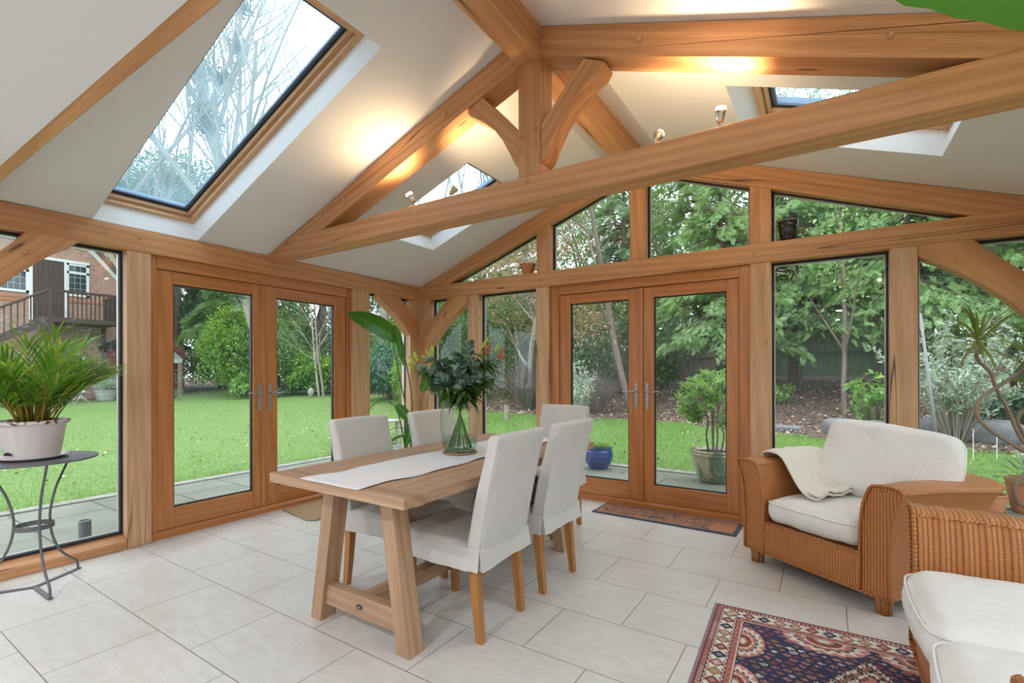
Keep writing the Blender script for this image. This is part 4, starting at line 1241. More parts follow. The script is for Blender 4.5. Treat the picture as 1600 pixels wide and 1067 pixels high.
M['bop'] = bop_mat()
M['terracotta'] = plain('terracotta', (0.50, 0.20, 0.10), .8, bump=.2, bscale=50, var=.15)
M['greypot'] = plain('grey_pot', (0.22, 0.22, 0.23), .6)
def pot(m, r0, r1, h, rim=.012):
    m.lathe([(0, 0), (r0, 0), (r0 + (r1 - r0) * .5, h * .5), (r1, h * .88), (r1 + rim, h * .9), (r1 + rim, h), (r1 - .008, h), (r1 - .02, h * .88), (0, h * .86)], 36)
    return m
bp = empty('bird_of_paradise', (0.66, -0.86, 0), 0, 'tall bird of paradise plant with broad green leaves, behind the left chairs', 'potted plant')
pot(MB(), .13, .17, .28).build('pot', M['greypot'], bp, smooth=False, bevel=.003)
MB().lathe([(0, .245), (.155, .245)], 24).build('soil', M['soil'], bp)
WC.add(bp.name)
m = MB()
big_leaf(m, (0.615, -0.94, 1.50), (0.215, -1.20, 1.765), .21, .09, Vector((.55, -.62, .62)), roll=.0)
big_leaf(m, (0.58, -0.96, 1.66), (0.66, -0.90, 1.26), .07, .04, Vector((.5, -.8, .1)), roll=-.5)
big_leaf(m, (0.47, -1.02, .93), (0.36, -1.09, .83), .055, .10)
big_leaf(m, (0.565, -.97, .91), (0.47, -1.02, .935), .05, .05)
big_leaf(m, (0.60, -.95, .905), (0.735, -.86, .72), .10, .06, Vector((-.2, -.5, 1)), roll=.7)
big_leaf(m, (0.73, -.86, .76), (0.67, -.90, .50), .085, .03, Vector((.5, -.8, 0)))
big_leaf(m, (0.66, -.91, .67), (0.52, -.99, .65), .05, .10)
big_leaf(m, (0.67, -.90, .60), (0.55, -.98, .54), .075, .10, roll=.4)
big_leaf(m, (0.80, -.82, 1.02), (0.90, -.74, 1.30), .09, .05, Vector((.5, -.8, 0)))
m.build('leaves', M['bop'], bp, smooth=True)
m = MB()
for P in ([(0.66, -.88, .24), (0.68, -.90, .79), (0.62, -.93, 1.16), (0.56, -.97, 1.52)], [(0.68, -.87, .24), (0.725, -.87, .85), (0.68, -.89, 1.25), (0.60, -.95, 1.63)],
          [(0.66, -.87, .24), (0.65, -.91, .58), (0.60, -.95, .86), (0.53, -.99, .93)], [(0.66, -.86, .24), (0.70, -.87, .5), (0.73, -.86, .7)], [(0.64, -.86, .24), (.66, -.90, .5), (.68, -.90, .64)],
          [(0.69, -.85, .24), (0.76, -.84, .6), (0.80, -.82, 1.02)], [(.70, -.84, .24), (.80, -.80, .62), (.85, -.78, 1.0)]):
    pts = catmull(P, 6); m.tube(pts, [.009 * (1 - .55 * i / len(pts)) for i in range(len(pts))], 7)
m.build('stems', M['stemg'], bp, smooth=True)
WC.discard(bp.name)
# the same kind of plant reaching into the picture at the top right
bp2 = empty('bird_of_paradise', (4.95, -3.32, 0), 0, 'bird of paradise plant whose leaf hangs into the top right corner', 'potted plant')
pot(MB(), .15, .19, .32).build('pot', M['greypot'], bp2, bevel=.003)
WC.add(bp2.name)
m = MB()
big_leaf(m, (4.90, -2.36, 1.915), (4.15, -2.73, 2.135), .27, .05, Vector((0, .1, 1)))
big_leaf(m, (4.9, -3.5, 1.8), (4.6, -3.9, 1.95), .22, .08)
m.build('leaves', M['bop'], bp2, smooth=True)
m = MB()
for P in ([(4.95, -3.32, .27), (4.98, -3.22, 1.0), (4.98, -2.86, 1.66), (4.90, -2.36, 1.915)], [(4.95, -3.34, .27), (4.98, -3.40, 1.0), (4.9, -3.5, 1.8)]):
    m.tube(catmull(P, 6), .009, 7)
m.build('stems', M['stemg'], bp2, smooth=True)
WC.discard(bp2.name)

# ------------------------------------------------------------------ twisted dracaena by the right windows
M['bark_grey'] = oak('grey_bark', (0.36, 0.28, 0.22), (0.20, 0.14, 0.10), .8)
dr = empty('dracaena', (5.06, -0.08, 0), 0, 'dracaena with looping bare stems and a spiky crown, behind the cane sofa', 'potted plant')
pot(MB(), .10, .13, .22).build('pot', M['greypot'], dr, bevel=.003)
WC.add(dr.name)
m = MB()
for P in ([(5.06, -.06, .19), (5.045, -.03, .37), (4.999, -.06, .409), (4.985, -.066, .507), (5.045, -.03, .592), (5.075, -.02, .70), (5.052, -.025, .741), (5.0, -.059, .838), (4.951, -.091, .975), (4.889, -.131, 1.111), (4.863, -.148, 1.197), (4.798, -.19, 1.275), (4.791, -.194, 1.326), (4.798, -.19, 1.392)],
          [(5.075, -.02, .69), (5.039, -.034, .717), (4.967, -.081, .768), (4.853, -.155, .858), (4.794, -.193, .936), (4.804, -.186, 1.034), (4.902, -.123, 1.119), (5.053, -.025, 1.232), (5.10, .0, 1.27)],
          [(5.09, -.05, .19), (5.10, -.03, .6), (5.06, -.04, .76), (5.033, -.038, .819), (5.0, -.055, .916), (5.046, -.029, .99), (5.10, -.02, 1.1)]):
    pts = catmull(P, 6); m.tube(pts, [.0125 * (1 - .25 * i / len(pts)) for i in range(len(pts))], 8)
m.build('stems', M['bark_grey'], dr, smooth=True)
M['drac'] = leafmat('dracaena_leaf', (0.12, 0.20, 0.04), (0.26, 0.30, 0.07), .4, .2, c3=(0.28, 0.10, 0.06))
m = MB(); R_ = random.Random(3)
for c_, up0 in (((4.798, -.19, 1.385), 1), ((5.10, .0, 1.27), 1), ((5.10, -.02, 1.1), 1)):
    for k in range(44):
        a_ = R_.uniform(0, 2 * pi); v = Vector((cos(a_), sin(a_), R_.uniform(-.45, 1.5)))
        V, F = blade(R_.uniform(.24, .36), .017, 6, .3, R_.uniform(.1, .6))
        V = place(V, Vector(c_) + Vector((0, 0, R_.uniform(-.02, .03))), v)
        V[:, 1] = np.where(V[:, 1] > .085, .085 + (V[:, 1] - .085) * .05, V[:, 1]); V[:, 0] = np.minimum(V[:, 0], W - .01)
        m.add(V, F)
m.build('leaves', M['drac'], dr, smooth=True)
WC.discard(dr.name)

# ------------------------------------------------------------------ little pots on the gable tie
o = MB().lathe([(0, 0), (0.048, 0), (0.085, 0.098), (0.086, 0.104), (0.078, 0.104), (0.042, 0.01), (0, 0.01)], 28).build('flower_pot', M['terracotta'], None, smooth=False, frame=Matrix.Translation((1.457, 0.045, 2.207)))
tag(o, 'small empty terracotta pot on the gable tie beam', 'pot')
n_ = NT('black_glass'); n_.bsdf(Base_Color=(0.012, 0.010, 0.012, 1), Roughness=0.08, Coat_Weight=.5); M['blackglass'] = n_.m
o = MB().lathe([(0, 0), (0.052, 0), (0.068, 0.10), (0.072, 0.148), (0.069, 0.150), (0.060, 0.10), (0.045, 0.01), (0, 0.01)], 32).build('tealight_bowl', M['blackglass'], None, smooth=True, frame=Matrix.Translation((3.780, 0.045, 2.207)))
tag(o, 'black glass pot standing on the gable tie beam at right', 'pot')

# ------------------------------------------------------------------ mats and rug
def colour_sheet(name, w, h, step, fn, frame, mat_rough=.95, thick=.008, bump=.6):
    nx, ny = int(w / step) + 1, int(h / step) + 1
    X, Y = np.meshgrid(np.linspace(0, w, nx), np.linspace(0, h, ny), indexing='ij')
    C = fn(X, Y)
    Z = np.full_like(X, thick) + rng.uniform(-.0006, .0006, X.shape)
    e = np.minimum.reduce([X, Y, w - X, h - Y]); Z -= np.clip(.006 - e, 0, .006) * thick / .006 * .8
    V = np.stack([X, -Y, Z], -1).reshape(-1, 3)
    i, j = np.meshgrid(np.arange(nx - 1), np.arange(ny - 1), indexing='ij'); a = (i * ny + j).ravel()
    F = np.stack([a, a + 1, a + ny + 1, a + ny], -1)
    n = NT(name + '_pile')
    at = n.n('Attribute', attribute_name='dye'); nz = n.noise(n.n('TexCoord').outputs['Object'], 420, 2)
    c = n.mix(n.math('MULTIPLY', nz, .22), at.outputs['Color'], (0.02, 0.015, 0.015))
    n.bsdf(Base_Color=c, Roughness=mat_rough, Normal=n.bump(nz, bump, .003), Sheen_Weight=.1)
    o = tri_mesh(name, V, F, n.m, None, False, frame)
    at = o.data.attributes.new('dye', 'FLOAT_COLOR', 'POINT')
    at.data.foreach_set('color', np.concatenate([C, np.ones(C.shape[:2] + (1,))], -1).reshape(-1).astype(np.float32))
    return o
NAVY, PINK, RED, CREAM, BLACK, GOLD, PURP = [np.array(c) for c in ((0.014, 0.020, 0.085), (0.62, 0.25, 0.19), (0.34, 0.045, 0.035), (0.80, 0.75, 0.68), (0.018, 0.014, 0.022), (0.50, 0.27, 0.09), (0.34, 0.20, 0.24))]
def rug_fn(w, h):
    def fn(X, Y):
        C = np.zeros(X.shape + (3,))
        ex = np.minimum(X, w - X); ey = np.minimum(Y, h - Y); e = np.minimum(ex, ey)
        s = np.where(ex < ey, Y, X)                      # runs along the border
        def put(mask, col): C[mask] = col
        put(e >= 0, PURP)
        put((e > .014), RED); put((e > .014) & (e < .019), BLACK); put((e > .024) & (e < .038) & (np.mod(s, .017) < .006), CREAM * .7); put((e > .040) & (e < .045), BLACK)
        b = (e > .045) & (e < .115); put(b, CREAM)
        t = np.mod(s, .066) / .066 - .5; q = (e - .080) / .035; d = np.abs(t) * 2.0 + np.abs(q)
        cell = np.floor(s / .066).astype(int) % 4
        put(b & (d < .95), BLACK)
        for k, col in enumerate((PINK, GOLD, RED, NAVY)): put(b & (d < .78) & (cell == k), col)
        put(b & (d < .34), CREAM); put(b & (d < .18), BLACK)
        put(b & (np.abs(np.abs(q) - .86 + .12 * np.sin(s * 190)) < .09), RED * .8)
        put((e > .115) & (e < .120), BLACK); put((e > .120) & (e < .142), PINK * .9); put((e > .126) & (e < .136) & (np.mod(s, .014) < .007), RED)
        put((e > .142) & (e < .147), CREAM); put((e > .147) & (e < .151), BLACK)
        f = e >= .151; put(f, NAVY)
        # scattered small motifs on the blue ground
        gy = np.floor(Y / .031).astype(int); XS = X + (gy % 2) * .021 + .008 * np.sin(Y * 40); gx = np.floor(XS / .042).astype(int)
        hsh = np.mod(np.abs(np.sin(gx * 12.9898 + gy * 78.233) * 43758.5453), 1)
        lx, ly = np.mod(XS, .042) / .042 - .5, np.mod(Y, .031) / .031 - .5; dd = (np.abs(lx) + np.abs(ly)) * (.85 + .5 * np.mod(hsh * 7, 1)) + .05 * np.sin(X * 900) * np.sin(Y * 700)
        ring = (dd < .40) & (dd > .24)
        for lo, hi, col in ((0, .25, PINK), (.25, .45, RED * 1.3), (.45, .6, GOLD), (.6, .72, CREAM), (.72, .85, PINK * .6)):
            mk = f & (hsh >= lo) & (hsh < hi); put(mk & ring, col); put(mk & (dd < .12), col)
        # half rosettes sitting on the border
        def rosette(cx, cy, R0, a=1.0, bb=1.0):
            rx, ry = (X - cx) / a, (Y - cy) / bb; rr_ = np.hypot(rx, ry); th = np.arctan2(ry, rx)
            for rad, col, amp, nn in ((R0 * 1.32, PINK, .0, 9), (R0 * 1.14, CREAM, .10, 17), (R0 * .93, BLACK, .06, 17), (R0 * .86, PINK * .8, .0, 9), (R0 * .66, CREAM, .05, 12), (R0 * .58, RED, .0, 8), (R0 * .40, BLACK, .08, 8), (R0 * .34, GOLD, .0, 6), (R0 * .2, CREAM, .1, 6)):
                put(f & (rr_ < rad * (1 + amp * np.cos(nn * th))), col)
        for k in range(5): rosette(.17 + .30 + k * .36, .155, .098, 1.25, .85)
        for k in range(6): rosette(.155, .17 + .16 + k * .34, .085, .8, 1.2); rosette(w - .155, .17 + .16 + k * .34, .085, .8, 1.2)
        # long lozenge with stepped outline
        cx, cy = w / 2, h / 2
        st = .012; L_ = (np.floor(np.abs(X - cx) / st) * st) / (w * .36) + (np.floor(np.abs(Y - cy) / st) * st) / (h * .37)
        zig = .008 * np.sign(np.sin((X + Y) * 260))
        for lim, col in ((1.0, BLACK), (.975, CREAM), (.95, BLACK), (.925, PINK * .8), (.90, BLACK), (.875, CREAM), (.845, BLACK), (.82, PINK)):
            put(f & (L_ + zig < lim), col)
        inn = f & (L_ < .80); mk = inn & (hsh > .45)
        put(mk & ring, RED * .8); put(mk & (dd < .14), NAVY); put(inn & (hsh > .82) & ring, CREAM)
        L2 = L_ * 1.0
        for lim, col in ((.40, BLACK), (.375, CREAM), (.35, NAVY), (.20, BLACK), (.18, PINK)): put(f & (L2 < lim), col)
        # age: gentle abrash bands
        C *= (1 + .08 * np.sin(Y * 31) * np.sin(Y * 7 + 1))[..., None]
        return np.clip(C, 0, 1)
    return fn
o = colour_sheet('persian_rug', 1.24, 1.90, .0042, rug_fn(1.24, 1.90), Matrix.Translation((3.533, -1.513, 0.001)) @ Matrix.Rotation(radians(2.6), 4, 'Z'), thick=.007)
tag(o, 'navy and pink patterned persian rug partly under the cane sofa', 'rug')

def treemat(X, Y):
    w, h = 1.15, .335
    C = np.zeros(X.shape + (3,)); C[:] = (0.50, 0.20, 0.085)
    e = np.minimum.reduce([X, Y, w - X, h - Y])
    cx, cy = .50, h * .66
    dx, dy = (X - cx), (Y - cy) * 2.6
    rr_ = np.hypot(dx / 1.25, dy) ; th = np.arctan2(dy, dx)
    sq = np.sin(th * 9 + 7 * np.sin(rr_ * 23)) * np.sin(rr_ * 95 + 3 * np.sin(th * 13)) + .5 * np.sin(X * 210 + 4 * np.sin(Y * 120)) * np.sin(Y * 260 + X * 30)
    leaf = (sq > .12) & (np.abs(dx) < .46) & (e > .045)
    C[leaf] = (0.03, 0.026, 0.026)
    for k in range(11):
        a_ = pi * k / 10 + pi; ln = np.abs(np.sin(a_ - th)) * np.hypot(dx, dy); ok = (np.cos(a_ - th) > 0) & (np.hypot(dx, dy) < .12)
        C[ok & (ln < .006)] = (0.02, 0.02, 0.03)
    C[(np.hypot(dx, dy * .6) < .028)] = (0.02, 0.02, 0.03)
    C[e < .024] = (0.05, 0.085, 0.14)
    C[(e > .024) & (e < .028)] = (0.02, 0.02, 0.02)
    return C
o = colour_sheet('tree_doormat', 1.15, .335, .0045, treemat, Matrix.Translation((2.325, 0.005, 0.001)) @ Matrix.Rotation(radians(-1.0), 4, 'Z'), thick=.010, bump=.9)
tag(o, 'orange coir doormat with black tree pattern and blue edge, at the gable doors', 'doormat')
M['coir'] = NT('looped_coir'); n_ = M['coir']; vo = n_.n('TexVoronoi', {'Vector': n_.gc(), 'Scale': 95.0}); n_.bsdf(Base_Color=n_.mix(vo.outputs[0], (0.52, 0.36, 0.21), (0.26, 0.16, 0.085)), Roughness=.95, Normal=n_.bump(vo.outputs[0], .9, .006)); M['coir'] = n_.m
P = []
for (cx, cyy, a0) in ((.455, -.92, 0), (.03, -.92, pi / 2), (.03, -1.73, pi), (.455, -1.73, 1.5 * pi)):
    rc = .085 if cx > .1 else .02
    for a_ in np.linspace(a0, a0 + pi / 2, 7): P.append((cx + rc * cos(a_), cyy + rc * sin(a_)))
m = MB(); m.prism(P, 'xy', .001, .013, off=False)
o = m.build('coir_doormat', M['coir'], None, bevel=.004)
tag(o, 'plain beige coir doormat inside the left French doors', 'doormat')
# ------------------------------------------------------------------ garden ground
def gz(x, y):
    x = np.asarray(x, float); y = np.asarray(y, float)
    bank = np.maximum(0, y - 7.2) * np.clip((x + 12) / 6, 0, 1)
    return -0.115 + .05 * np.clip(y - 2.0, 0, 14) + .10 * np.minimum(bank, 7) + .012 * np.sin(x * .9) * np.sin(y * .7) * np.clip((np.abs(x) - 3) / 3, 0, 1)
def edge_y(x):
    return np.interp(x, [-60, -24.6, -24.5, -23, -16, -11, -6, -2.9, 0, 3, 4, 5, 6.5, 9, 30], [-30, -30, 8.4, 10.3, 10.6, 9.4, 7.3, 6.5, 6.7, 6.2, 5.6, 5.7, 5.4, 4.6, 4.2]) + .18 * np.sin(np.asarray(x) * 1.7)
def lawn_mat():
    n = NT('lawn_grass'); g = n.n('TexCoord').outputs['Object']
    a = n.noise(g, .55, 5, .6); b = n.noise(g, 9, 4, .7); d = n.noise(n.n('Mapping', {'Vector': g, 'Scale': (1, 1, 1)}).outputs[0], 60, 3, .8)
    c = n.mix(a, (0.115, 0.235, 0.055), (0.215, 0.345, 0.085))
    c = n.mix(n.ramp(b, [(.40, 0.0), (.72, .8)]), c, (0.33, 0.40, 0.13))
    c = n.mix(n.ramp(d, [(.3, .6), (.6, 0.0)]), c, (0.06, 0.15, 0.03))
    n.bsdf(Base_Color=c, Roughness=.9, Normal=n.bump(n.math('ADD', d, b), .6, .03))
    return n.m
M['lawn'] = lawn_mat()
def bark_mulch():
    n = NT('bark_mulch'); g = n.n('TexCoord').outputs['Object']
    a = n.n('TexVoronoi', {'Vector': g, 'Scale': 26.0, 'Randomness': 1.0}); b = n.noise(g, 3.0, 5, .7)
    c = n.ramp(n.math('MULTIPLY_ADD', a.outputs[0], .6, n.math('MULTIPLY', b, .5)), [(.2, (.055, .033, .024)), (.5, (.13, .085, .065)), (.85, (.23, .16, .12))])
    n.bsdf(Base_Color=c, Roughness=.95, Normal=n.bump(a.outputs[0], .9, .03))
    return n.m
M['mulch'] = bark_mulch()
xs = np.concatenate([np.arange(-60, -12, 1.2), np.arange(-12, 10, .35), np.arange(10, 30, 1.5)]); ys = np.concatenate([np.arange(-30, -6, 1.5), np.arange(-6, 16, .35), np.arange(16, 50, 1.6)])
X, Y = np.meshgrid(xs, ys, indexing='ij'); Z = gz(X, Y)
inside = (X > -2.5) & (Y < 2.35); Z = np.where(inside, -.16, Z)
V = np.stack([X, Y, Z], -1).reshape(-1, 3)
i, j = np.meshgrid(np.arange(len(xs) - 1), np.arange(len(ys) - 1), indexing='ij'); a = (i * len(ys) + j).ravel()
F = np.stack([a, a + len(ys), a + len(ys) + 1, a + 1], -1)
cen = V[F].mean(1); bed = cen[:, 1] > edge_y(cen[:, 0])
def submesh(V, F):
    u, inv = np.unique(F, return_inverse=True); return V[u], inv.reshape(F.shape)
for nm, sel, mt, lab, cat in (('lawn', ~bed, 'lawn', 'green lawn with scattered fallen leaves around the oak framed room', 'lawn'), ('flower_bed', bed, 'mulch', 'brown bark and leaf covered bed beyond the lawn', 'flower bed')):
    v_, f_ = submesh(V, F[sel]); o = tri_mesh(nm, v_, f_, M[mt], None, True); tag(o, lab, cat, kind='stuff')
    WM[nm] = Matrix(); LAWN = o if nm == 'lawn' else globals().get('LAWN'); BED = o

# leaves and blades as real little leaves
LEAF = (np.array([(0, 0, 0), (.45, -.5, .10), (1, 0, -.06), (.45, .5, .10)]), np.array([(0, 1, 2, 3)]))
def rand_rot(n, tilt=None, az=None):
    """rotation matrices; tilt = angle of the leaf's length above the horizon"""
    az = rng.uniform(0, 2 * pi, n) if az is None else az
    tl = rng.uniform(-1.3, 1.3, n) if tilt is None else tilt
    ro = rng.uniform(-1.2, 1.2, n)
    X = np.stack([np.cos(az) * np.cos(tl), np.sin(az) * np.cos(tl), np.sin(tl)], -1)
    Y0 = np.stack([-np.sin(az), np.cos(az), 0 * az], -1); Z0 = np.cross(X, Y0)
    Y = Y0 * np.cos(ro)[:, None] + Z0 * np.sin(ro)[:, None]; Z = np.cross(X, Y)
    return np.stack([X, Y, Z], 1)              # rows are the local axes
def scatter(tpl, P, R, S, W_=None):
    V, F = tpl; n = len(P); S = np.broadcast_to(S, n); 
    sc = np.stack([S, S * (1 if W_ is None else W_), S], -1)
    L = V[None] * sc[:, None, :]
    out = np.einsum('nki,nij->nkj', L, R) + P[:, None, :]
    Fa = (F[None] + (np.arange(n) * len(V))[:, None, None]).reshape(-1, F.shape[1])
    return out.reshape(-1, 3), Fa
# grass tufts near the house
n = 190000
gx = np.concatenate([-2.55 - 16 * rng.uniform(0, 1, n // 2) ** 1.7, rng.uniform(-3.5, 6.5, n // 2)]); gy = np.concatenate([rng.uniform(-6, 10, n // 2), rng.uniform(2.35, 6.5, n // 2)])
k = gy < edge_y(gx) - .1; gx, gy = gx[k], gy[k]
P = np.stack([gx, gy, gz(gx, gy)], -1)
v_, f_ = scatter((np.array([(0, -.5, 0), (0, .5, 0), (1, 0, 0)]), np.array([(0, 1, 2)])), P, rand_rot(len(P), rng.uniform(.5, 1.5, len(P))), rng.uniform(.025, .055, len(P)), .13)
M['blade'] = leafmat('grass_blade', (0.10, 0.24, 0.03), (0.24, 0.38, 0.08), .5, .3)
tri_mesh('grass_tufts', v_, f_, M['blade'], LAWN)
# fallen leaves
n = 1500
lx = rng.uniform(-9, 6.5, n); ly = rng.uniform(-6, 6.4, n); k = ((lx < -2.5) | (ly > 2.35)) & (ly < edge_y(lx)); lx, ly = lx[k], ly[k]
M['dead'] = leafmat('fallen_leaf', (0.16, 0.08, 0.06), (0.42, 0.26, 0.19), .7, .05, c3=(0.66, 0.55, 0.46))
v_, f_ = scatter(LEAF, np.stack([lx, ly, gz(lx, ly) + .03], -1), rand_rot(len(lx), rng.uniform(-.3, .3, len(lx))), rng.uniform(.035, .07, len(lx)), .8)
tri_mesh('fallen_leaves', v_, f_, M['dead'], LAWN)
n = 26000
lx = rng.uniform(-16, 11, n); ly = rng.uniform(4.6, 15, n); k = ly > edge_y(lx) - .25; lx, ly = lx[k], ly[k]
v_, f_ = scatter(LEAF, np.stack([lx, ly, gz(lx, ly) + .02], -1), rand_rot(len(lx), rng.uniform(-.5, .5, len(lx))), rng.uniform(.04, .09, len(lx)), .8)
tri_mesh('fallen_leaves', v_, f_, M['dead'], BED)

# patio of grey-green stone flags with a paler kerb
def slab_mat():
    n = NT('stone_flags'); g = n.n('TexCoord').outputs['Object']
    bk = n.n('TexBrick', {'Vector': g, 'Scale': 1.0, 'Mortar Size': .008, 'Brick Width': .9, 'Row Height': .6, 'Color1': (.2, .2, .2, 1), 'Color2': (.8, .8, .8, 1), 'Mortar': (0, 0, 0, 1)}, offset=.37)
    a = n.noise(g, 2.2, 5, .6, .8); b = n.noise(g, 30, 3)
    c = n.mix(a, (.10, .115, .085), (.25, .245, .205)); c = n.mix(n.math('MULTIPLY', bk.outputs[0], .35), c, (.34, .33, .28))
    c = n.mix(n.ramp(b, [(.5, 0.0), (.7, .35)]), c, (.12, .17, .07)); c = n.mix(bk.outputs[1], c, (.05, .055, .045))
    n.bsdf(Base_Color=c, Roughness=n.math('MULTIPLY_ADD', a, .4, .25), Normal=n.bump(n.math('SUBTRACT', a, bk.outputs[1]), .5, .006))
    return n.m
M['flags'] = slab_mat()
o = MB().box(-2.28, -.15, -8, 2.18, -.2, -.10).box(-.15, 9, .15, 2.18, -.2, -.10).build('patio', M['flags']); o['kind'] = 'structure'
M['kerbstone'] = plain('pale_kerb', (.27, .27, .235), .85, bump=.6, bscale=30, var=.45)
m = MB()
for y in np.arange(-8, 2.2, .42): m.box(-2.43, -2.285, y, min(y + .41, 2.33), -.2, -.085)
for x in np.arange(-2.28, 9, .42): m.box(x, x + .41, 2.185, 2.33, -.2, -.085)
m.build('kerb', M['kerbstone'], o)

# ------------------------------------------------------------------ plants
def lm(name, a, b, tr=.3, r_=.45, c=None): M[name] = leafmat(name, a, b, r_, tr, c3=c); return M[name]
lm('leaf_laurel', (.055, .17, .02), (.20, .40, .05), .3, .3, (.36, .52, .08))
lm('leaf_dark', (.03, .085, .03), (.11, .22, .07), .2, .35)
lm('leaf_mid', (.055, .15, .045), (.20, .34, .11), .3)
lm('leaf_blue', (.035, .12, .085), (.12, .27, .20), .2, .3)
lm('leaf_silver', (.36, .46, .40), (.62, .71, .61), .25, .6)
lm('leaf_copper', (.30, .13, .09), (.58, .34, .25), .35, .6)
lm('leaf_conifer', (.10, .24, .075), (.30, .47, .18), .3, .7, (.52, .62, .34))
lm('leaf_conifer_dark', (.06, .14, .07), (.22, .34, .16), .25, .6, (.38, .48, .28))
lm('leaf_ivy', (.03, .09, .06), (.10, .20, .14), .2, .4)
lm('leaf_bay', (.07, .22, .035), (.24, .46, .09), .35, .3, (.45, .62, .18))
lm('leaf_lime', (.20, .38, .05), (.42, .58, .10), .4, .4)
M['bark'] = oak('bark', (.30, .23, .18), (.13, .095, .075), .9)
M['bark_pale'] = oak('pale_bark', (.46, .42, .36), (.25, .21, .17), .9)
M['bark_dark'] = oak('dark_bark', (.12, .085, .065), (.045, .032, .026), .95)
M['twig'] = plain('twig', (.20, .16, .14), .9)

def blob_points(n, c, r, shell=.55, clumps=0, cs=.25):
    """points in the outer part of an ellipsoid, optionally gathered in clumps"""
    c, r = np.array(c, float), np.array(r, float)
    if clumps:
        d = rng.normal(size=(clumps, 3)); d /= np.linalg.norm(d, axis=1, keepdims=True); d[:, 2] = np.where(d[:, 2] < -.9, -d[:, 2], d[:, 2])
        cc = c + d * r * rng.uniform(shell, 1, (clumps, 1)) ** .6
        k = rng.integers(0, clumps, n); e = rng.normal(size=(n, 3)); e /= np.linalg.norm(e, axis=1, keepdims=True)
        return cc[k] + e * r * cs * rng.uniform(.2, 1, (n, 1)) ** .5
    d = rng.normal(size=(n, 3)); d /= np.linalg.norm(d, axis=1, keepdims=True)
    return c + d * r * rng.uniform(shell, 1, (n, 1))
def bush(name, x, y, r, h, label, cat='shrub', mat='leaf_mid', n=6000, leaf=.09, wide=.5, group=None, clumps=40, stems=5, z0=None, bot=.03, bark='bark'):
    z = float(gz(x, y)) if z0 is None else z0
    t = empty(name, (x, y, z), 0, label, cat, group)
    P = blob_points(n, (0, 0, bot * h + (1 - bot) * h / 2), (r, r, (1 - bot) * h / 2), .35, clumps, .30)
    P[:, 2] = np.maximum(P[:, 2], .03)
    v_, f_ = scatter(LEAF, P, rand_rot(n), rng.uniform(.6, 1.2, n) * leaf, wide)
    tri_mesh('foliage', v_, f_, M[mat], t)
    m = MB()
    for k in range(stems):
        a_ = rng.uniform(0, 2 * pi); b_ = rng.uniform(.2, .7) * r
        m.tube([(.08 * cos(a_), .08 * sin(a_), -.05), (b_ * .4 * cos(a_), b_ * .4 * sin(a_), h * .35), (b_ * cos(a_), b_ * sin(a_), h * .75)], [.03 * h / 2 + .008, .02 * h / 2 + .006, .006], 6)
    m.build('stems', M[bark], t, smooth=True)
    return t
def grow(m, p, d, L, r_, lev, R_, spread=.8, up_=.25, sides=(8, 6, 4, 3), kids=(5, 5, 4), tips=None, wig=.16):
    n = 6 if lev == 0 else 4
    pts = [Vector(p)]; dd = Vector(d).normalized()
    for i in range(n):
        dd = (dd + Vector((R_.uniform(-1, 1), R_.uniform(-1, 1), R_.uniform(-.6, .8))) * wig + Vector((0, 0, up_ * .12))).normalized()
        pts.append(pts[-1] + dd * L / n)
    re = r_ * (.55 if lev == 0 else .35)
    m.tube(pts, [r_ + (re - r_) * i / n for i in range(n + 1)], sides[min(lev, 3)], cap=False)
    if tips is not None: tips += [tuple(q) for q in pts[1:]] if lev >= 1 else []
    if lev < len(kids):
        for k in range(kids[lev]):
            f = R_.uniform(.35, 1.0) if lev else R_.uniform(.30, 1.0)
            i = min(n - 1, int(f * n)); q = pts[i].lerp(pts[i + 1], f * n - i) if i < n else pts[-1]
            t = (pts[i + 1] - pts[i]).normalized(); s = t.orthogonal().normalized(); s.rotate(Matrix.Rotation(R_.uniform(0, 2 * pi), 3, t))
            nd = (t * R_.uniform(.5, 1.0) + s * spread * R_.uniform(.6, 1.2) + Vector((0, 0, up_))).normalized()
            grow(m, q, nd, L * R_.uniform(.42, .68), max(.004, (r_ + (re - r_) * f) * R_.uniform(.35, .6)), lev + 1, R_, spread, up_, sides, kids, tips, wig)
def tree(name, x, y, h, r_, label, cat='tree', seed=1, d=(0, 0, 1), kids=(7, 6, 5), bark='bark', leafm=None, nleaf=0, leaf=.06, lr=.35, group=None, spread=.8, trunk=.6, wig=.16, ivy=0, up_=.25, zmin=0.0, z0=None):
    z = float(gz(x, y)) - .1 if z0 is None else z0
    t = empty(name, (x, y, z), 0, label, cat, group)
    R_ = random.Random(seed); m = MB(); tips = []
    grow(m, (0, 0, 0), d, h * trunk, r_, 0, R_, spread, up_, kids=kids, tips=tips, wig=wig)
    m.build('trunk', M[bark], t, smooth=True)
    if nleaf:
        T = np.array(tips); T = T[T[:, 2] > zmin]; P = T[rng.integers(0, len(T), nleaf)] + rng.normal(size=(nleaf, 3)) * lr * .5
        v_, f_ = scatter(LEAF, P, rand_rot(nleaf), rng.uniform(.6, 1.3, nleaf) * leaf, .55); tri_mesh('foliage', v_, f_, M[leafm], t)
    if ivy:
        T = np.array([tuple(q) for q in m.v[0][:m.n]] if False else np.concatenate(m.v[:14])); P = T[rng.integers(0, len(T), ivy)] + rng.normal(size=(ivy, 3)) * .22
        v_, f_ = scatter(LEAF, P, rand_rot(ivy), rng.uniform(.07, .15, ivy), .8); tri_mesh('ivy', v_, f_, M['leaf_ivy'], t)
    return t
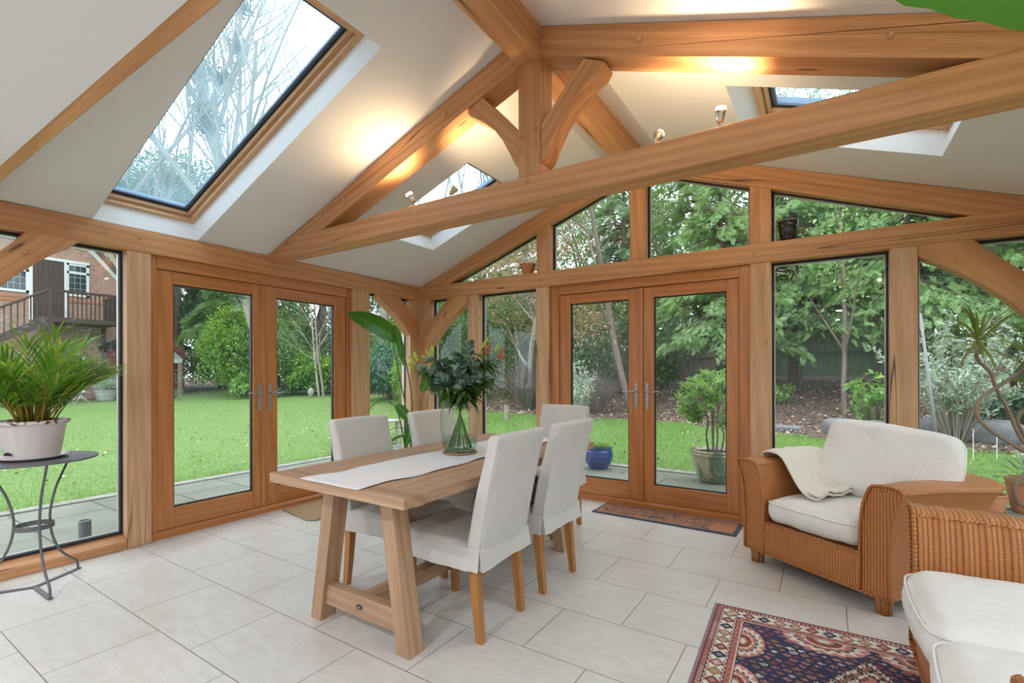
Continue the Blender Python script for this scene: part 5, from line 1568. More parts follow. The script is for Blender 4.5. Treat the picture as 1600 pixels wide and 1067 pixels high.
# conifer sprays: a flat fan of fine leaflets
def spray_tpl(nl=10):
    V = []; F = []
    def q(a, b, w):
        a, b = np.array(a), np.array(b); d = b - a; s = np.array([-d[1], d[0], 0]); s = s / (np.linalg.norm(s) + 1e-9) * w
        k = len(V); V.extend([a, (a + b) / 2 + s, b, (a + b) / 2 - s]); F.append((k, k + 1, k + 2, k + 3))
    q((0, 0, 0), (1, 0, -.12), .03)
    for k in range(nl):
        t = .12 + .80 * k / nl; L_ = .42 * (1 - t * .75)
        for s in (-1, 1):
            z = -.12 * t * t; b = (t + L_ * .62, s * L_ * .72, z - .10 * L_); q((t, 0, z), b, .021)
            if k < nl - 2: q((t + L_ * .25, s * L_ * .3, z - .02), (t + L_ * .62, s * L_ * .22, z - .05), .019)
            if k < nl - 4: q((t + L_ * .12, s * L_ * .15, z - .01), (t + L_ * .75, s * L_ * .55, z - .09), .014)
    return np.array(V), np.array(F)
SPRAY = spray_tpl()
def conifer(name, x, y, h, R0, zlow, n, label, mat='leaf_conifer', spray=.42, seed=0, group=None, trunk_r=.16, droop=.45, nb=70, cat='tree', bark='bark_dark', yfront=None):
    z = float(gz(x, y)) - .1
    t = empty(name, (x, y, z), 0, label, cat, group)
    m = MB(); m.tube([(0, 0, 0), (.05, 0, h * .4), (0, .05, h * .97)], [trunk_r, trunk_r * .75, .03], 9)
    bz = rng.uniform(zlow, h, nb) ; ba = rng.uniform(0, 2 * pi, nb); bl = R0 * np.clip((1 - (bz - zlow) / (h - zlow)) ** .7, .12, 1) * rng.uniform(.7, 1.1, nb)
    P = []; A = []; T = []
    for k in range(nb):
        pts = []
        for s in np.linspace(0, 1, 6):
            zz_ = bz[k] + bl[k] * (.18 * s - droop * s * s); pts.append((bl[k] * s * cos(ba[k]), bl[k] * s * sin(ba[k]), zz_))
        m.tube(pts, [.035 * (1 - s * .8) for s in np.linspace(0, 1, 6)], 4, cap=False)
        c_ = max(2, int(n * bl[k] / bl.sum())); s = rng.uniform(.15, 1, c_) ** .7
        px = np.interp(s, np.linspace(0, 1, 6), [p[0] for p in pts]); py = np.interp(s, np.linspace(0, 1, 6), [p[1] for p in pts]); pz = np.interp(s, np.linspace(0, 1, 6), [p[2] for p in pts])
        lat = rng.normal(size=c_) * .16 * bl[k] * (1 - .4 * s)
        P.append(np.stack([px - sin(ba[k]) * lat, py + cos(ba[k]) * lat, pz - rng.uniform(0, .22, c_)], -1)); A.append(ba[k] + rng.normal(size=c_) * .7); T.append(-.35 - rng.uniform(-.2, .7, c_) * (.4 + .6 * s))
    m.build('trunk', M[bark], t, smooth=True)
    P = np.concatenate(P); A = np.concatenate(A); T = np.concatenate(T)
    v_, f_ = scatter(SPRAY, P, rand_rot(len(P), T, A), rng.uniform(.6, 1.25, len(P)) * spray)
    tri_mesh('foliage', v_, f_, M[mat], t)
    return t

# trees seen through the left doors and roof windows
tree('bare_tree', -15.6, 7.4, 22, .34, 'tall ivy-clad bare tree filling the large roof window', seed=4, kids=(12, 10, 8), d=(.02, 0, 1), trunk=.62, ivy=22000, spread=.85, up_=.45, bark='bark_pale')
tree('bare_tree', -19.5, 4.8, 20, .26, 'slimmer bare tree left of the ivy-clad one, seen through the roof window', seed=9, kids=(11, 9, 8), trunk=.66, ivy=12000, spread=.8, up_=.5, bark='bark_pale')
tree('bare_tree', -13.2, 11.5, 19, .22, 'bare woodland tree above the right leaf of the left doors', seed=14, kids=(8, 7, 5), trunk=.65, spread=.7, up_=.5, bark='bark_pale')
conifer('evergreen_tree', -30.5, 10.0, 14.5, 3.6, 3.0, 2600, 'dark evergreen beyond the shed, low in the large roof window', 'leaf_ivy', .9, trunk_r=.25, nb=60)
conifer('evergreen_tree', -20.5, 9.5, 10.5, 3.2, 3.0, 1800, 'grey-green evergreen behind the round bush by the shed', 'leaf_mid', .8, trunk_r=.22, nb=50)
for (x, y, r_, h_, b_, lab) in ((-27.5, 8.6, 4.2, 13.0, .42, 'tall evergreen crown behind the red shed, low in the large roof window'), (-33.5, 7.0, 5.0, 15.0, .5, 'tall evergreen crown showing above the brick house roof'), (-20.5, 13.5, 4.0, 12.0, .45, 'evergreen crown right of the ivy-clad tree')):
    bush('tall_evergreen', x, y, r_, h_, lab, 'tree', 'leaf_ivy', 15000, .24, bot=b_, clumps=130, stems=3)
for k, (px_, py_, h_, rr_, lab) in enumerate(((-22.5, 14.0, 16, .24, 'straight woodland trunk behind the round bush, left of the pair'), (-19.6, 14.5, 17, .30, 'thick pinkish woodland trunk behind the left doors'), (-17.0, 12.4, 15, .16, 'thin pale woodland trunk seen through the right leaf of the left doors'), (-14.0, 14.0, 16, .24, 'woodland trunk near the corner, behind the laurel hedge'), (-9.5, 13.0, 15, .20, 'bare tree behind the blue-green rhododendron'))):
    tree('woodland_tree', px_, py_, h_, rr_, lab, seed=20 + k, kids=(7, 6, 4), trunk=.7, bark='bark_pale' if k % 2 else 'bark', spread=.6, up_=.4, group='bare trees of the woodland edge')
for k, (px_, py_, r_, h_, mt, lab) in enumerate(((-25.5, 12.5, 3.6, 7.5, 'leaf_mid', 'grey-green thicket behind the red shed'), (-19.5, 17.0, 4.2, 6.5, 'leaf_ivy', 'blue-green thicket far behind the left doors'), (-13.5, 17.0, 4.0, 5.6, 'leaf_mid', 'green thicket far behind the laurel hedge'), (-8.0, 13.5, 3.0, 4.6, 'leaf_ivy', 'thicket behind the rhododendron'), (-33, 9, 5, 9, 'leaf_mid', 'tall thicket beyond the brick house'))):
    bush('thicket', px_, py_, r_, h_, lab, 'thicket', mt, 9000, .26, .55, clumps=90)
for k, (x, y, r_, h_, mt, lab) in enumerate(((-25.0, 10.0, 2.1, 3.3, 'leaf_mid', 'hedge filling the gap between the red shed and the round shrub'), (-26.5, 11.5, 2.6, 3.4, 'leaf_dark', 'dark hedge at the end of the lawn, behind the shed'), (-22.0, 12.3, 2.8, 3.2, 'leaf_mid', 'hedge closing the lawn behind the round shrub'), (-17.6, 12.6, 2.8, 3.0, 'leaf_dark', 'dark hedge behind the meeting stiles of the left doors'), (-13.0, 13.0, 2.8, 3.2, 'leaf_mid', 'hedge behind the laurels, right of the left doors'), (-8.8, 11.2, 2.2, 3.0, 'leaf_dark', 'dark hedge behind the rhododendron'))):
    bush('boundary_hedge', x, y, r_, h_, lab, 'hedge', mt, 9000, .15, clumps=110)
bush('evergreen_shrub', -17.9, 7.25, 1.5, 3.9, 'large round light green shrub seen through the left French door', mat='leaf_laurel', n=11000, leaf=.17, clumps=70, wide=.42)
bush('evergreen_shrub', -16.6, 8.2, 1.6, 3.7, 'grey-green shrub beside the large round one', mat='leaf_mid', n=8000, leaf=.14, clumps=60)
bush('laurel_bush', -16.1, 6.7, .62, .95, 'low bright green laurel in front of the round shrub', mat='leaf_bay', n=2200, leaf=.19, wide=.38, clumps=26)
bush('laurel_hedge', -15.1, 8.9, 1.35, 1.75, 'glossy green laurel hedge seen through the right leaf of the left doors', 'hedge', 'leaf_laurel', 9000, .17, .42, clumps=70)
bush('laurel_hedge', -13.4, 9.9, 1.3, 1.7, 'glossy green laurel hedge nearer the corner post', 'hedge', 'leaf_laurel', 7000, .17, .42, clumps=60)
tree('multi_stem_tree', -13.4, 8.35, 5.2, .055, 'small grey tree with several leaning stems in front of the laurel hedge', seed=31, d=(.35, -.1, 1), kids=(6, 5, 4), bark='bark_pale', trunk=.8)
tree('multi_stem_tree', -13.55, 8.25, 5.0, .05, 'leaning grey stem beside the small multi-stemmed tree', seed=33, d=(-.45, .1, 1), kids=(6, 5, 4), bark='bark_pale', trunk=.8)
bush('rhododendron', -9.1, 7.9, 1.15, 1.85, 'blue-green rhododendron seen between the door post and the corner', mat='leaf_blue', n=7000, leaf=.15, wide=.4, clumps=60)
bush('lime_shrub', -7.4, 7.6, .9, 1.9, 'yellow-green bamboo-like shrub by the corner post', mat='leaf_lime', n=3500, leaf=.17, wide=.2, clumps=40)
bush('evergreen_shrub', -5.9, 6.9, 1.2, 3.0, 'dark green shrub seen beside the corner brace', mat='leaf_dark', n=7000, leaf=.12, clumps=50)
# beech with last year's leaves
tree('beech_tree', -3.3, 8.0, 6.6, .10, 'beech tree still holding copper brown leaves', seed=41, d=(.12, -.1, 1), kids=(9, 7, 5), leafm='leaf_copper', nleaf=8500, leaf=.085, lr=.40, trunk=.55, spread=1.1, up_=.05, zmin=1.75, bark='bark_pale')
bush('ivy_thicket', -4.4, 9.6, 2.2, 3.6, 'dark ivy thicket behind the copper beech', 'thicket', 'leaf_dark', 9000, .13, clumps=80)
bush('ivy_thicket', -1.2, 10.0, 2.2, 3.4, 'dark thicket behind the left leaf of the gable doors', 'thicket', 'leaf_dark', 9000, .13, clumps=80)
# bare twiggy shrubs
def twiggy(name, x, y, r, h, label, n=130, mat='twig', cat='shrub', leafm=None, nleaf=0, leaf=.05, thick=.006):
    z = float(gz(x, y)); t = empty(name, (x, y, z), 0, label, cat); m = MB(); T = []
    R_ = random.Random(int(abs(x * 100 + y * 10)))
    for k in range(n):
        a_ = R_.uniform(0, 2 * pi); f = R_.uniform(.1, 1)
        p0 = Vector((.1 * cos(a_), .1 * sin(a_), 0)); p2 = Vector((r * f * cos(a_), r * f * sin(a_), h * R_.uniform(.45, 1) * (1.15 - .3 * f)))
        p1 = (p0 + p2) / 2 + Vector((R_.uniform(-.1, .1), R_.uniform(-.1, .1), .12 * h))
        pts = catmull([p0, p1, p2], 3); m.tube(pts, [thick * (1 - .7 * i / len(pts)) for i in range(len(pts))], 3, cap=False)
        for q in pts[2:]:
            T.append(q)
            if R_.random() < .6:
                e = q + np.array((R_.uniform(-.18, .18), R_.uniform(-.18, .18), R_.uniform(.0, .22))) * min(1, h); m.tube([q, e], [thick * .5, thick * .25], 3, cap=False); T.append(e)
    m.build('twigs', M[mat], t)
    if nleaf:
        T = np.array(T); P = T[rng.integers(0, len(T), nleaf)] + rng.normal(size=(nleaf, 3)) * .03
        v_, f_ = scatter(LEAF, P, rand_rot(nleaf, rng.uniform(-.2, 1.4, nleaf)), rng.uniform(.7, 1.3, nleaf) * leaf, .35); tri_mesh('foliage', v_, f_, M[leafm], t)
    return t
twiggy('bare_shrub', -2.9, 7.3, 1.0, 1.5, 'tangle of bare brown twigs under the copper beech', 260)
twiggy('bare_shrub', -.9, 7.2, .9, 1.1, 'bare twiggy shrub in the leaf litter behind the gable doors', 220)
twiggy('silver_shrub', -.75, 5.9, .55, 1.35, 'silvery shrub at the left edge of the gable doors', 60, 'bark_pale', leafm='leaf_silver', nleaf=900, leaf=.085)
tree('leaning_tree', -.02, 7.5, 7.5, .085, 'slim bare tree leaning left behind the gable doors', seed=52, d=(-.30, -.1, 1), kids=(7, 5, 4), bark='bark', trunk=.85, wig=.09)
# conifers behind the gable and to the right
CF = [(-6.6, 13.2, 9.5, 2.6, 1.2, 1500, 'leaf_mid', .55, 'tall evergreen left of the beech, in the small triangular window'),
      (-2.6, 14.0, 9.0, 2.8, 1.5, 2000, 'leaf_conifer_dark', .55, 'dark conifer at the left end of the upper gable windows'),
      (0.4, 13.4, 9.5, 2.9, 1.6, 2400, 'leaf_mid', .5, 'tall green conifer behind the upper gable window left of the king post'),
      (3.0, 14.6, 9.0, 2.9, 1.8, 2400, 'leaf_conifer_dark', .5, 'conifer behind the upper gable window right of the king post'),
      (1.75, 9.1, 6.2, 2.1, 1.75, 2700, 'leaf_conifer', .40, 'drooping bright conifer behind the right leaf of the gable doors'),
      (3.3, 10.4, 7.0, 2.4, 2.1, 2700, 'leaf_conifer', .42, 'drooping conifer whose trunk stands beside the fence'),
      (5.5, 9.8, 7.0, 2.6, 2.2, 3000, 'leaf_conifer', .42, 'wide drooping conifer over the fence, right of the doors'),
      (8.0, 10.0, 7.5, 2.8, 1.9, 2700, 'leaf_conifer', .45, 'drooping conifer at the right edge'),
      (6.6, 14.2, 9.5, 3.0, 2.0, 1800, 'leaf_conifer_dark', .55, 'dark conifer beyond the fence at right'),
      (10.5, 13.0, 9.5, 3.2, 1.5, 1800, 'leaf_conifer_dark', .55, 'dark conifer beyond the fence, farthest right')]
for k, (x, y, h, R0, zl, n_l, mt, sp, lab) in enumerate(CF):
    conifer('conifer', x, y, h, R0, zl, int(n_l * 2.1), lab, mt, sp * .66, group=None, trunk_r=.13, nb=110 if k > 3 else 80)
for k, (x, y, h, lab) in enumerate(((-.8, 16.5, 12, 'bare tree behind the left upper gable window'), (2.2, 17.5, 12, 'bare tree behind the right upper gable window'), (5.2, 17, 12, 'bare tree behind the right triangular window'))):
    tree('bare_tree', x, y, h, .16, lab, seed=60 + k, kids=(8, 7, 5), trunk=.7, bark='bark_pale', spread=.7)
for k, (x, y, r_, h_, lab) in enumerate(((-5.5, 18.5, 4.5, 10.5, 'woodland mass far behind the small triangular window'), (1, 19, 5.5, 11.5, 'woodland mass far behind the gable'), (8, 19, 5.5, 11.5, 'woodland mass far behind the fence'), (14, 13, 4, 9, 'woodland mass beyond the right edge'))):
    bush('woodland_shrubs', x, y, r_, h_, lab, 'thicket', 'leaf_conifer_dark', 16000, .24, clumps=150)
tree('slim_tree', 4.35, 8.3, 4.6, .055, 'slim young trunk in the bark bed in front of the fence', seed=71, kids=(4, 3), bark='bark', trunk=.9, leafm='leaf_conifer', nleaf=900, leaf=.09, wig=.05)
tree('old_trunk', 6.9, 9.2, 7.0, .22, 'thick dark trunk behind the silvery shrub at right', seed=72, kids=(5, 4, 3), bark='bark', trunk=.8, wig=.04)
bush('laurel_bush', 4.75, 7.0, .48, .95, 'light green young laurel in the bark bed by the slim trunk', mat='leaf_bay', n=420, leaf=.15, wide=.42, clumps=22, stems=8)
bush('laurel_bush', 3.5, 14.2, 1.8, 3.3, 'bright laurel showing over the top of the fence', mat='leaf_laurel', n=4500, leaf=.17, clumps=60)
twiggy('silver_shrub', 5.75, 6.0, 1.05, 1.85, 'tall silvery buddleja-like shrub outside the right window', 90, 'bark_pale', leafm='leaf_silver', nleaf=3000, leaf=.085, thick=.009)
bush('rhododendron', 6.75, 7.2, .60, .75, 'dark green rhododendron low at the right edge', mat='leaf_blue', n=1800, leaf=.12, wide=.4, clumps=26)
bush('low_shrub', 2.9, 8.9, .5, .6, 'low green shrub at the foot of the conifer trunk', mat='leaf_bay', n=700, leaf=.10, clumps=16)

for (x, y, r_, h_, lab) in ((12.5, 4.5, 2.2, 3.0, 'hedge beyond the right wall, behind the sofa'), (12.8, .5, 2.2, 3.1, 'hedge beyond the right wall, middle'), (12.6, -3.5, 2.2, 3.0, 'hedge beyond the right wall, beside the house'), (14.5, 8.5, 2.6, 3.6, 'hedge at the far right corner of the garden')):
    bush('boundary_hedge', x, y, r_, h_, lab, 'hedge', 'leaf_mid', 7000, .16, clumps=100)
# stones
M['stone'] = plain('grey_boulder', (.20, .20, .21), .9, bump=.6, bscale=9, var=.3)
def stone(x, y, sx, sy, sz, label, rz=0.0):
    Q, F, G = rbox(sx, sy, sz, min(sx, sy, sz) * .8, 6); ph = rng.uniform(0, 6, 3)
    Q = Q * (1 + .10 * np.sin(Q[:, [1, 2, 0]] * 5 / max(sx, sy) + ph)) 
    o = MB().add(Q, F, G).build('boulder', M['stone'], None, smooth=True, frame=Matrix.Translation((x, y, float(gz(x, y)) + sz * .55)) @ Matrix.Rotation(rz, 4, 'Z')); tag(o, label, 'stone')
stone(4.55, 6.1, .55, .25, .17, 'long flat grey boulder behind the back cushion of the armchair', -.5)
stone(5.95, 6.35, .60, .35, .20, 'flat grey boulder under the silvery shrub at right', -.3)
stone(3.35, 6.35, .30, .16, .05, 'small flat stone at the edge of the lawn', 0)

# fences
M['fence'] = oak('weathered_fence', (.30, .44, .27), (.17, .25, .15), .9)
M['fence_brown'] = oak('brown_fence', (.34, .25, .18), (.17, .12, .09), .9)
M['concrete'] = plain('gravel_board', (.34, .34, .31), .9, var=.2)
def fence(xa, xb, y, h, mat, label, board=.10):
    z = float(gz((xa + xb) / 2, y)) - .05
    root = empty('garden_fence', ((xa + xb) / 2, y, z), 0, label, 'fence'); WC.add(root.name)
    m = MB(); x = xa
    while x < xb:
        m.box(x, x + board + .012, y + rng.uniform(-.004, .004), y + .014, z + .16, z + h, 'z'); x += board
    m.build('boards', M[mat], root)
    for zz_ in (.32, h * .55, h - .14): MB().box(xa, xb, y - .045, y - .002, z + zz_, z + zz_ + .07, 'x').build('rail', M[mat], root)
    x = xa
    while x <= xb + .1:
        MB().box(x - .05, x + .05, y - .09, y + .03, z - .1, z + h + .03, 'z').build('fence_post', M['fence_brown'], root, bevel=.006); x += 1.83
    MB().box(xa, xb, y - .03, y + .03, z, z + .17, 'x').build('gravel_board', M['concrete'], root)
    MB().box(xa, xb, y - .05, y + .04, z + h, z + h + .03, 'x').build('capping', M[mat], root)
    WC.discard(root.name)
fence(1.55, 8.9, 12.6, 1.62, 'fence', 'green-stained close-board fence behind the bark bed at right')
fence(-7.6, 1.5, 11.6, 1.62, 'fence_brown', 'brown close-board fence behind the gable doors')

# brick house with outside stair
def brick_mat():
    n = NT('old_red_brick'); g = n.n('TexCoord').outputs['Object']
    mp = n.n('Mapping', {'Vector': g, 'Rotation': (radians(90), 0, radians(90))}).outputs[0]
    s = n.n('SeparateXYZ', {0: g}); cmb = n.n('CombineXYZ', {0: s.outputs[1], 1: s.outputs[2], 2: s.outputs[0]}).outputs[0]
    bk = n.n('TexBrick', {'Vector': cmb, 'Scale': 1.0, 'Mortar Size': .006, 'Brick Width': .225, 'Row Height': .075, 'Bias': -.1, 'Color1': (.50, .27, .19, 1), 'Color2': (.38, .22, .165, 1), 'Mortar': (.50, .45, .40, 1)})
    nz = n.noise(n.n('Mapping', {'Vector': cmb, 'Scale': (4.4, 13.3, 1)}).outputs[0], 1.0, 1)
    c = n.mix(n.ramp(nz, [(.62, 0.0), (.68, .75)]), bk.outputs[0], (.16, .10, .09))
    n.bsdf(Base_Color=c, Roughness=.9, Normal=n.bump(n.math('SUBTRACT', 1.0, bk.outputs[1]), .5, .008))
    return n.m
M['brick'] = brick_mat()
M['white'] = plain('white_paint', (.80, .82, .83), .45)
M['darkwood'] = oak('dark_stained_wood', (.105, .06, .05), (.05, .028, .025), .5)
n_ = NT('dark_window'); n_.bsdf(Base_Color=(.035, .05, .06, 1), Roughness=.06, Specular_IOR_Level=.8); M['darkglass'] = n_.m
hs = empty('brick_house', (-25, 3, 0), 0, 'red brick house with white windows, seen through the left window', 'house'); WC.add(hs.name)
m = MB(); m.prism([(-9, -.2), (5.75, -.2), (5.75, 5.05), (4.05, 6.93), (-9, 6.93)], 'yz', -25.0, -33.0, off=False); m.build('brick_wall', M['brick'], hs)
m = MB(); m.prism([(5.75, 4.98), (5.95, 4.90), (4.10, 7.16), (4.05, 6.90)], 'yz', -24.93, -25.06); m.prism([(4.13, 6.93), (4.13, 7.16), (-9, 7.16), (-9, 6.93)], 'yz', -24.93, -25.06); m.build('bargeboard', M['white'], hs)
m = MB(); m.prism([(5.95, 4.93), (6.15, 4.86), (4.2, 7.28), (-9.2, 7.28), (-9.2, 7.12), (4.1, 7.12)], 'yz', -24.8, -33.2); m.build('roof', M['rooftile'], hs)
def hwindow(y0, y1, z0, z1, trans=None):
    X0 = -24.99
    m = MB(); w = .10
    m.box(X0 - .02, X0 + .05, y0, y1, z0, z0 + w); m.box(X0 - .02, X0 + .05, y0, y1, z1 - w, z1); m.box(X0 - .02, X0 + .05, y0, y0 + w, z0, z1); m.box(X0 - .02, X0 + .05, y1 - w, y1, z0, z1)
    if trans: m.box(X0 - .02, X0 + .05, y0, y1, trans - w / 2, trans + w / 2)
    f = m.build('window', M['white'], hs)
    MB().box(X0 - .015, X0 + .01, y0 + w * .5, y1 - w * .5, z0 + w * .5, z1 - w * .5).build('pane', M['darkglass'], f)
    m = MB(); ny = max(2, round((y1 - y0 - .2) / .19)); nz_ = max(2, round((z1 - z0 - .2) / .26))
    for k in range(1, ny): yy = y0 + w + (y1 - y0 - 2 * w) * k / ny; m.box(X0 + .01, X0 + .02, yy - .008, yy + .008, z0 + w, z1 - w)
    for k in range(1, nz_): zz_ = z0 + w + (z1 - z0 - 2 * w) * k / nz_; m.box(X0 + .01, X0 + .02, y0 + w, y1 - w, zz_ - .008, zz_ + .008)
    m.build('glazing_bars', M['spacer'], f)
hwindow(3.24, 4.06, 4.72, 6.22, 5.80); hwindow(0.9, 2.02, 4.68, 5.68); hwindow(-3.2, -1.2, 4.68, 5.68); hwindow(2.9, 3.9, .9, 2.1)
m = MB()
for k in range(6): m.box(-24.98, -24.93, 2.13 + k * .173, 2.13 + k * .173 + .168, 3.52, 6.22, 'z')
m.build('entrance_door', M['darkwood'], hs)
m = MB(); m.box(-25, -24.92, 2.02, 2.13, 3.52, 6.32); m.box(-25, -24.92, 3.17, 3.26, 3.52, 6.32); m.box(-25, -24.91, 2.02, 4.06, 6.22, 6.34); m.build('door_frame', M['white'], hs)
m = MB(); m.box(-25.02, -24.96, -9, 5.75, 4.45, 4.55); m.box(-25.02, -24.97, -9, 1.9, 4.28, 4.40); m.build('brick_course', M['terracotta'], hs)
WC.discard(hs.name)
st = empty('outside_staircase', (-23.9, 2.5, 0), 0, 'dark wooden outside staircase and landing against the brick house', 'staircase'); WC.add(st.name)
m = MB(); m.box(-24.9, -22.9, 2.12, 4.62, 3.34, 3.54, 'y'); m.build('landing', M['darkwood'], st)
for (x, y) in ((-22.95, 4.55), (-22.95, 2.2), (-24.8, 4.55)):
    MB().box(x - .07, x + .07, y - .07, y + .07, 0, 4.72 if x > -24 else 3.4, 'z').build('support_post', M['darkwood'], st)
m = MB(); m.box(-22.99, -22.9, 2.2, 4.62, 4.60, 4.70, 'y'); m.box(-24.8, -22.9, 4.52, 4.6, 4.60, 4.70, 'x'); m.tube([(-22.95, 2.2, 4.66), (-22.95, -1.5, 2.35)], .05, 6); m.build('handrail', M['darkwood'], st)
for y in np.arange(2.35, 4.5, .15): MB().box(-22.97, -22.93, y - .02, y + .02, 3.54, 4.62, 'z').build('baluster', M['darkwood'], st)
for y in np.arange(-1.4, 2.15, .19):
    z = 4.62 + (y - 2.2) * (2.31 / 3.7); MB().box(-22.97, -22.93, y - .02, y + .02, z - 1.12, z, 'z').build('baluster', M['darkwood'], st)
for x in np.arange(-24.7, -23, .16): MB().box(x - .02, x + .02, 4.53, 4.57, 3.54, 4.62, 'z').build('baluster', M['darkwood'], st)
for xx in (-22.95, -24.1): m = MB(); m.prism([(2.2, 3.52), (2.2, 3.22), (-3.4, -.05), (-3.9, -.05)], 'yz', xx - .04, xx + .04, (0, .85, .52)); m.build('stringer', M['darkwood'], st)
for k in range(17): MB().box(-24.1, -22.95, 2.0 - k * .34, 2.28 - k * .34, 3.30 - k * .205, 3.34 - k * .205, 'x').build('tread', M['darkwood'], st)
WC.discard(st.name)
M['trellis_white'] = M['white']
# things standing along the far side of the lawn
M['blue_glaze'] = plain('blue_glaze', (.02, .055, .24), .15, var=.3)
def potted(name, x, y, r_, h, mat, label, plant=None, z0=None, n=300, leaf=.12, ph=.3, pr=None, wide=.15, cat='potted plant', up=(.3, 1.4), prof=None, group=None):
    z = float(gz(x, y)) if z0 is None else z0
    t = empty(name, (x, y, z), 0, label, cat, group)
    prof = prof or [(0, 0), (r_ * .72, 0), (r_ * .80, h * .1), (r_ * .97, h * .6), (r_, h * .86), (r_ * 1.07, h * .9), (r_ * 1.07, h), (r_ * .95, h), (r_ * .9, h * .9), (0, h * .88)]
    MB().lathe(prof, 32).build('pot', M[mat], t, smooth=False, bevel=0)
    MB().lathe([(0, h * .90), (r_ * .93, h * .90)], 24).build('soil', M['soil'], t)
    if plant:
        pr = pr or r_ * 1.2
        P = np.stack([rng.normal(size=n) * pr * .25, rng.normal(size=n) * pr * .25, h * .9 + rng.uniform(0, ph * .3, n)], -1)
        v_, f_ = scatter(LEAF, P, rand_rot(n, rng.uniform(*up, n)), rng.uniform(.6, 1.1, n) * leaf, wide); tri_mesh('foliage', v_, f_, M[plant], t)
    return t
potted('potted_spider_plant', -22.3, 3.90, .42, .48, 'concrete', 'pale stone planter with a green and cream plant, by the house stair', 'leaf_silver', n=260, leaf=.75, ph=.5, wide=.06)
potted('potted_spider_plant', -21.8, 3.62, .01, .02, 'concrete', 'x', None) if False else None
potted('blue_planter', -22.6, 1.25, .45, .55, 'blue_glaze', 'blue glazed planter on the far left of the lawn', 'leaf_silver', n=200, leaf=.35, ph=.3, wide=.3)
potted('blue_planter', -23.4, 2.55, .30, .50, 'blue_glaze', 'small blue planter near the foot of the house stair', 'leaf_mid', n=160, leaf=.3, ph=.3, wide=.3)
fr = empty('folding_chair', (-22.6, 3.05, float(gz(-22.6, 3.05))), 0, 'white metal folding chair in front of the house', 'garden chair')
m = MB()
for s in (0, .42):
    m.tube([(s, -.25, 0), (s, .22, .85)], .014, 6); m.tube([(s, .28, 0), (s, -.22, .46)], .014, 6)
for q in ((-.22, .46), (.05, .50), (.22, .85), (.10, .64), (-.25, .02), (.28, .02)): m.tube([(0, q[0], q[1]), (.42, q[0], q[1])], .012, 6)
m.build('frame', M['white'], fr, smooth=True)
m = MB()
for k in range(6): m.box(0, .42, -.20 + k * .075, -.15 + k * .075, .455, .470)
m.build('slatted_seat', M['white'], fr)
# red shed with tiled porch
M['shed_red'] = oak('red_shiplap', (.36, .085, .075), (.24, .05, .045), .7)
M['slate'] = plain('grey_shingle', (.28, .30, .31), .8, bump=.4, bscale=12, var=.3)
sh = empty('garden_shed', (-24, 5.9, .1), 0, 'red timber shed with small tiled porch at the edge of the lawn', 'shed'); WC.add(sh.name)
m = MB()
for k in range(15):
    z = .42 + k * .135; hw = 1.25
    m.box(-25.6, -22.62 - .012 * (k % 2) * 0, 4.6, 7.10, z, z + .128, 'y') if z < 2.35 else None
m.prism([(4.6, 2.44), (7.10, 2.44), (5.85, 3.15)], 'yz', -25.6, -22.62, (0, 1, 0)); m.build('boarded_wall', M['shed_red'], sh)
MB().box(-25.6, -22.65, 4.65, 7.05, .0, .42).build('plinth', M['concrete'], sh)
m = MB(); m.prism([(7.32, 2.33), (7.32, 2.43), (5.85, 3.30), (4.38, 2.43), (4.38, 2.33), (5.85, 3.19)], 'yz', -25.7, -22.5, (1, 0, 0)); m.build('roof', M['gasket'], sh)
m = MB(); m.prism([(-22.6, 2.25), (-21.7, 1.88), (-21.7, 1.84), (-22.6, 2.20)], 'xz', 4.5, 6.6); m.build('porch_roof', M['slate'], sh)
MB().box(-21.74, -21.68, 4.5, 6.6, 1.66, 1.86).build('fascia', M['white'], sh)
for y in (4.6, 6.45): MB().box(-21.78, -21.66, y, y + .12, .1, 1.7, 'z').build('porch_post', M['bark_pale'], sh)
WC.discard(sh.name)
o = MB().lathe([(0, 0), (.09, 0), (.08, .1), (.14, .2), (.10, .32), (.05, .38), (0, .40)], 12).build('stone_ornament', M['concrete'], None, smooth=True, frame=Matrix.Translation((-13.75, 8.0, float(gz(-13.75, 8.0)))))
tag(o, 'small grey stone ornament in front of the laurel hedge', 'ornament')
bw = empty('wooden_post', (-2.4, 5.45, float(gz(-2.4, 5.45))), 0, 'short pale wooden post with dark cap at the edge of the lawn', 'post')
MB().lathe([(0, 0), (.055, 0), (.055, .40), (0, .40)], 12).build('shaft', M['bark_pale'], bw); MB().lathe([(0, .40), (.10, .40), (.07, .47), (0, .50)], 12).build('cap', M['bark_dark'], bw)

# stone garden table outside the corner
gt = empty('garden_table', (-2.95, 1.75, -.10), 0, 'pale weathered garden table on the patio outside the corner', 'garden table')
M['teak'] = oak('silvered_teak', (.52, .50, .46), (.36, .34, .31), .85)
m = MB()
for k in range(8): m.box(-.50, .50, -.36 + k * .09, -.28 + k * .09, .42, .445, 'x')
m.build('tabletop', M['teak'], gt)
for sx in (-.42, .42):
    for sy in (-.3, .3): MB().box(sx - .025, sx + .025, sy - .025, sy + .025, 0, .42, 'z').build('leg', M['teak'], gt)
m = MB()
for k in range(4): m.box(-.44, .44, -.26 + k * .14, -.16 + k * .14, .14, .16, 'x')
m.build('lower_shelf', M['teak'], gt)

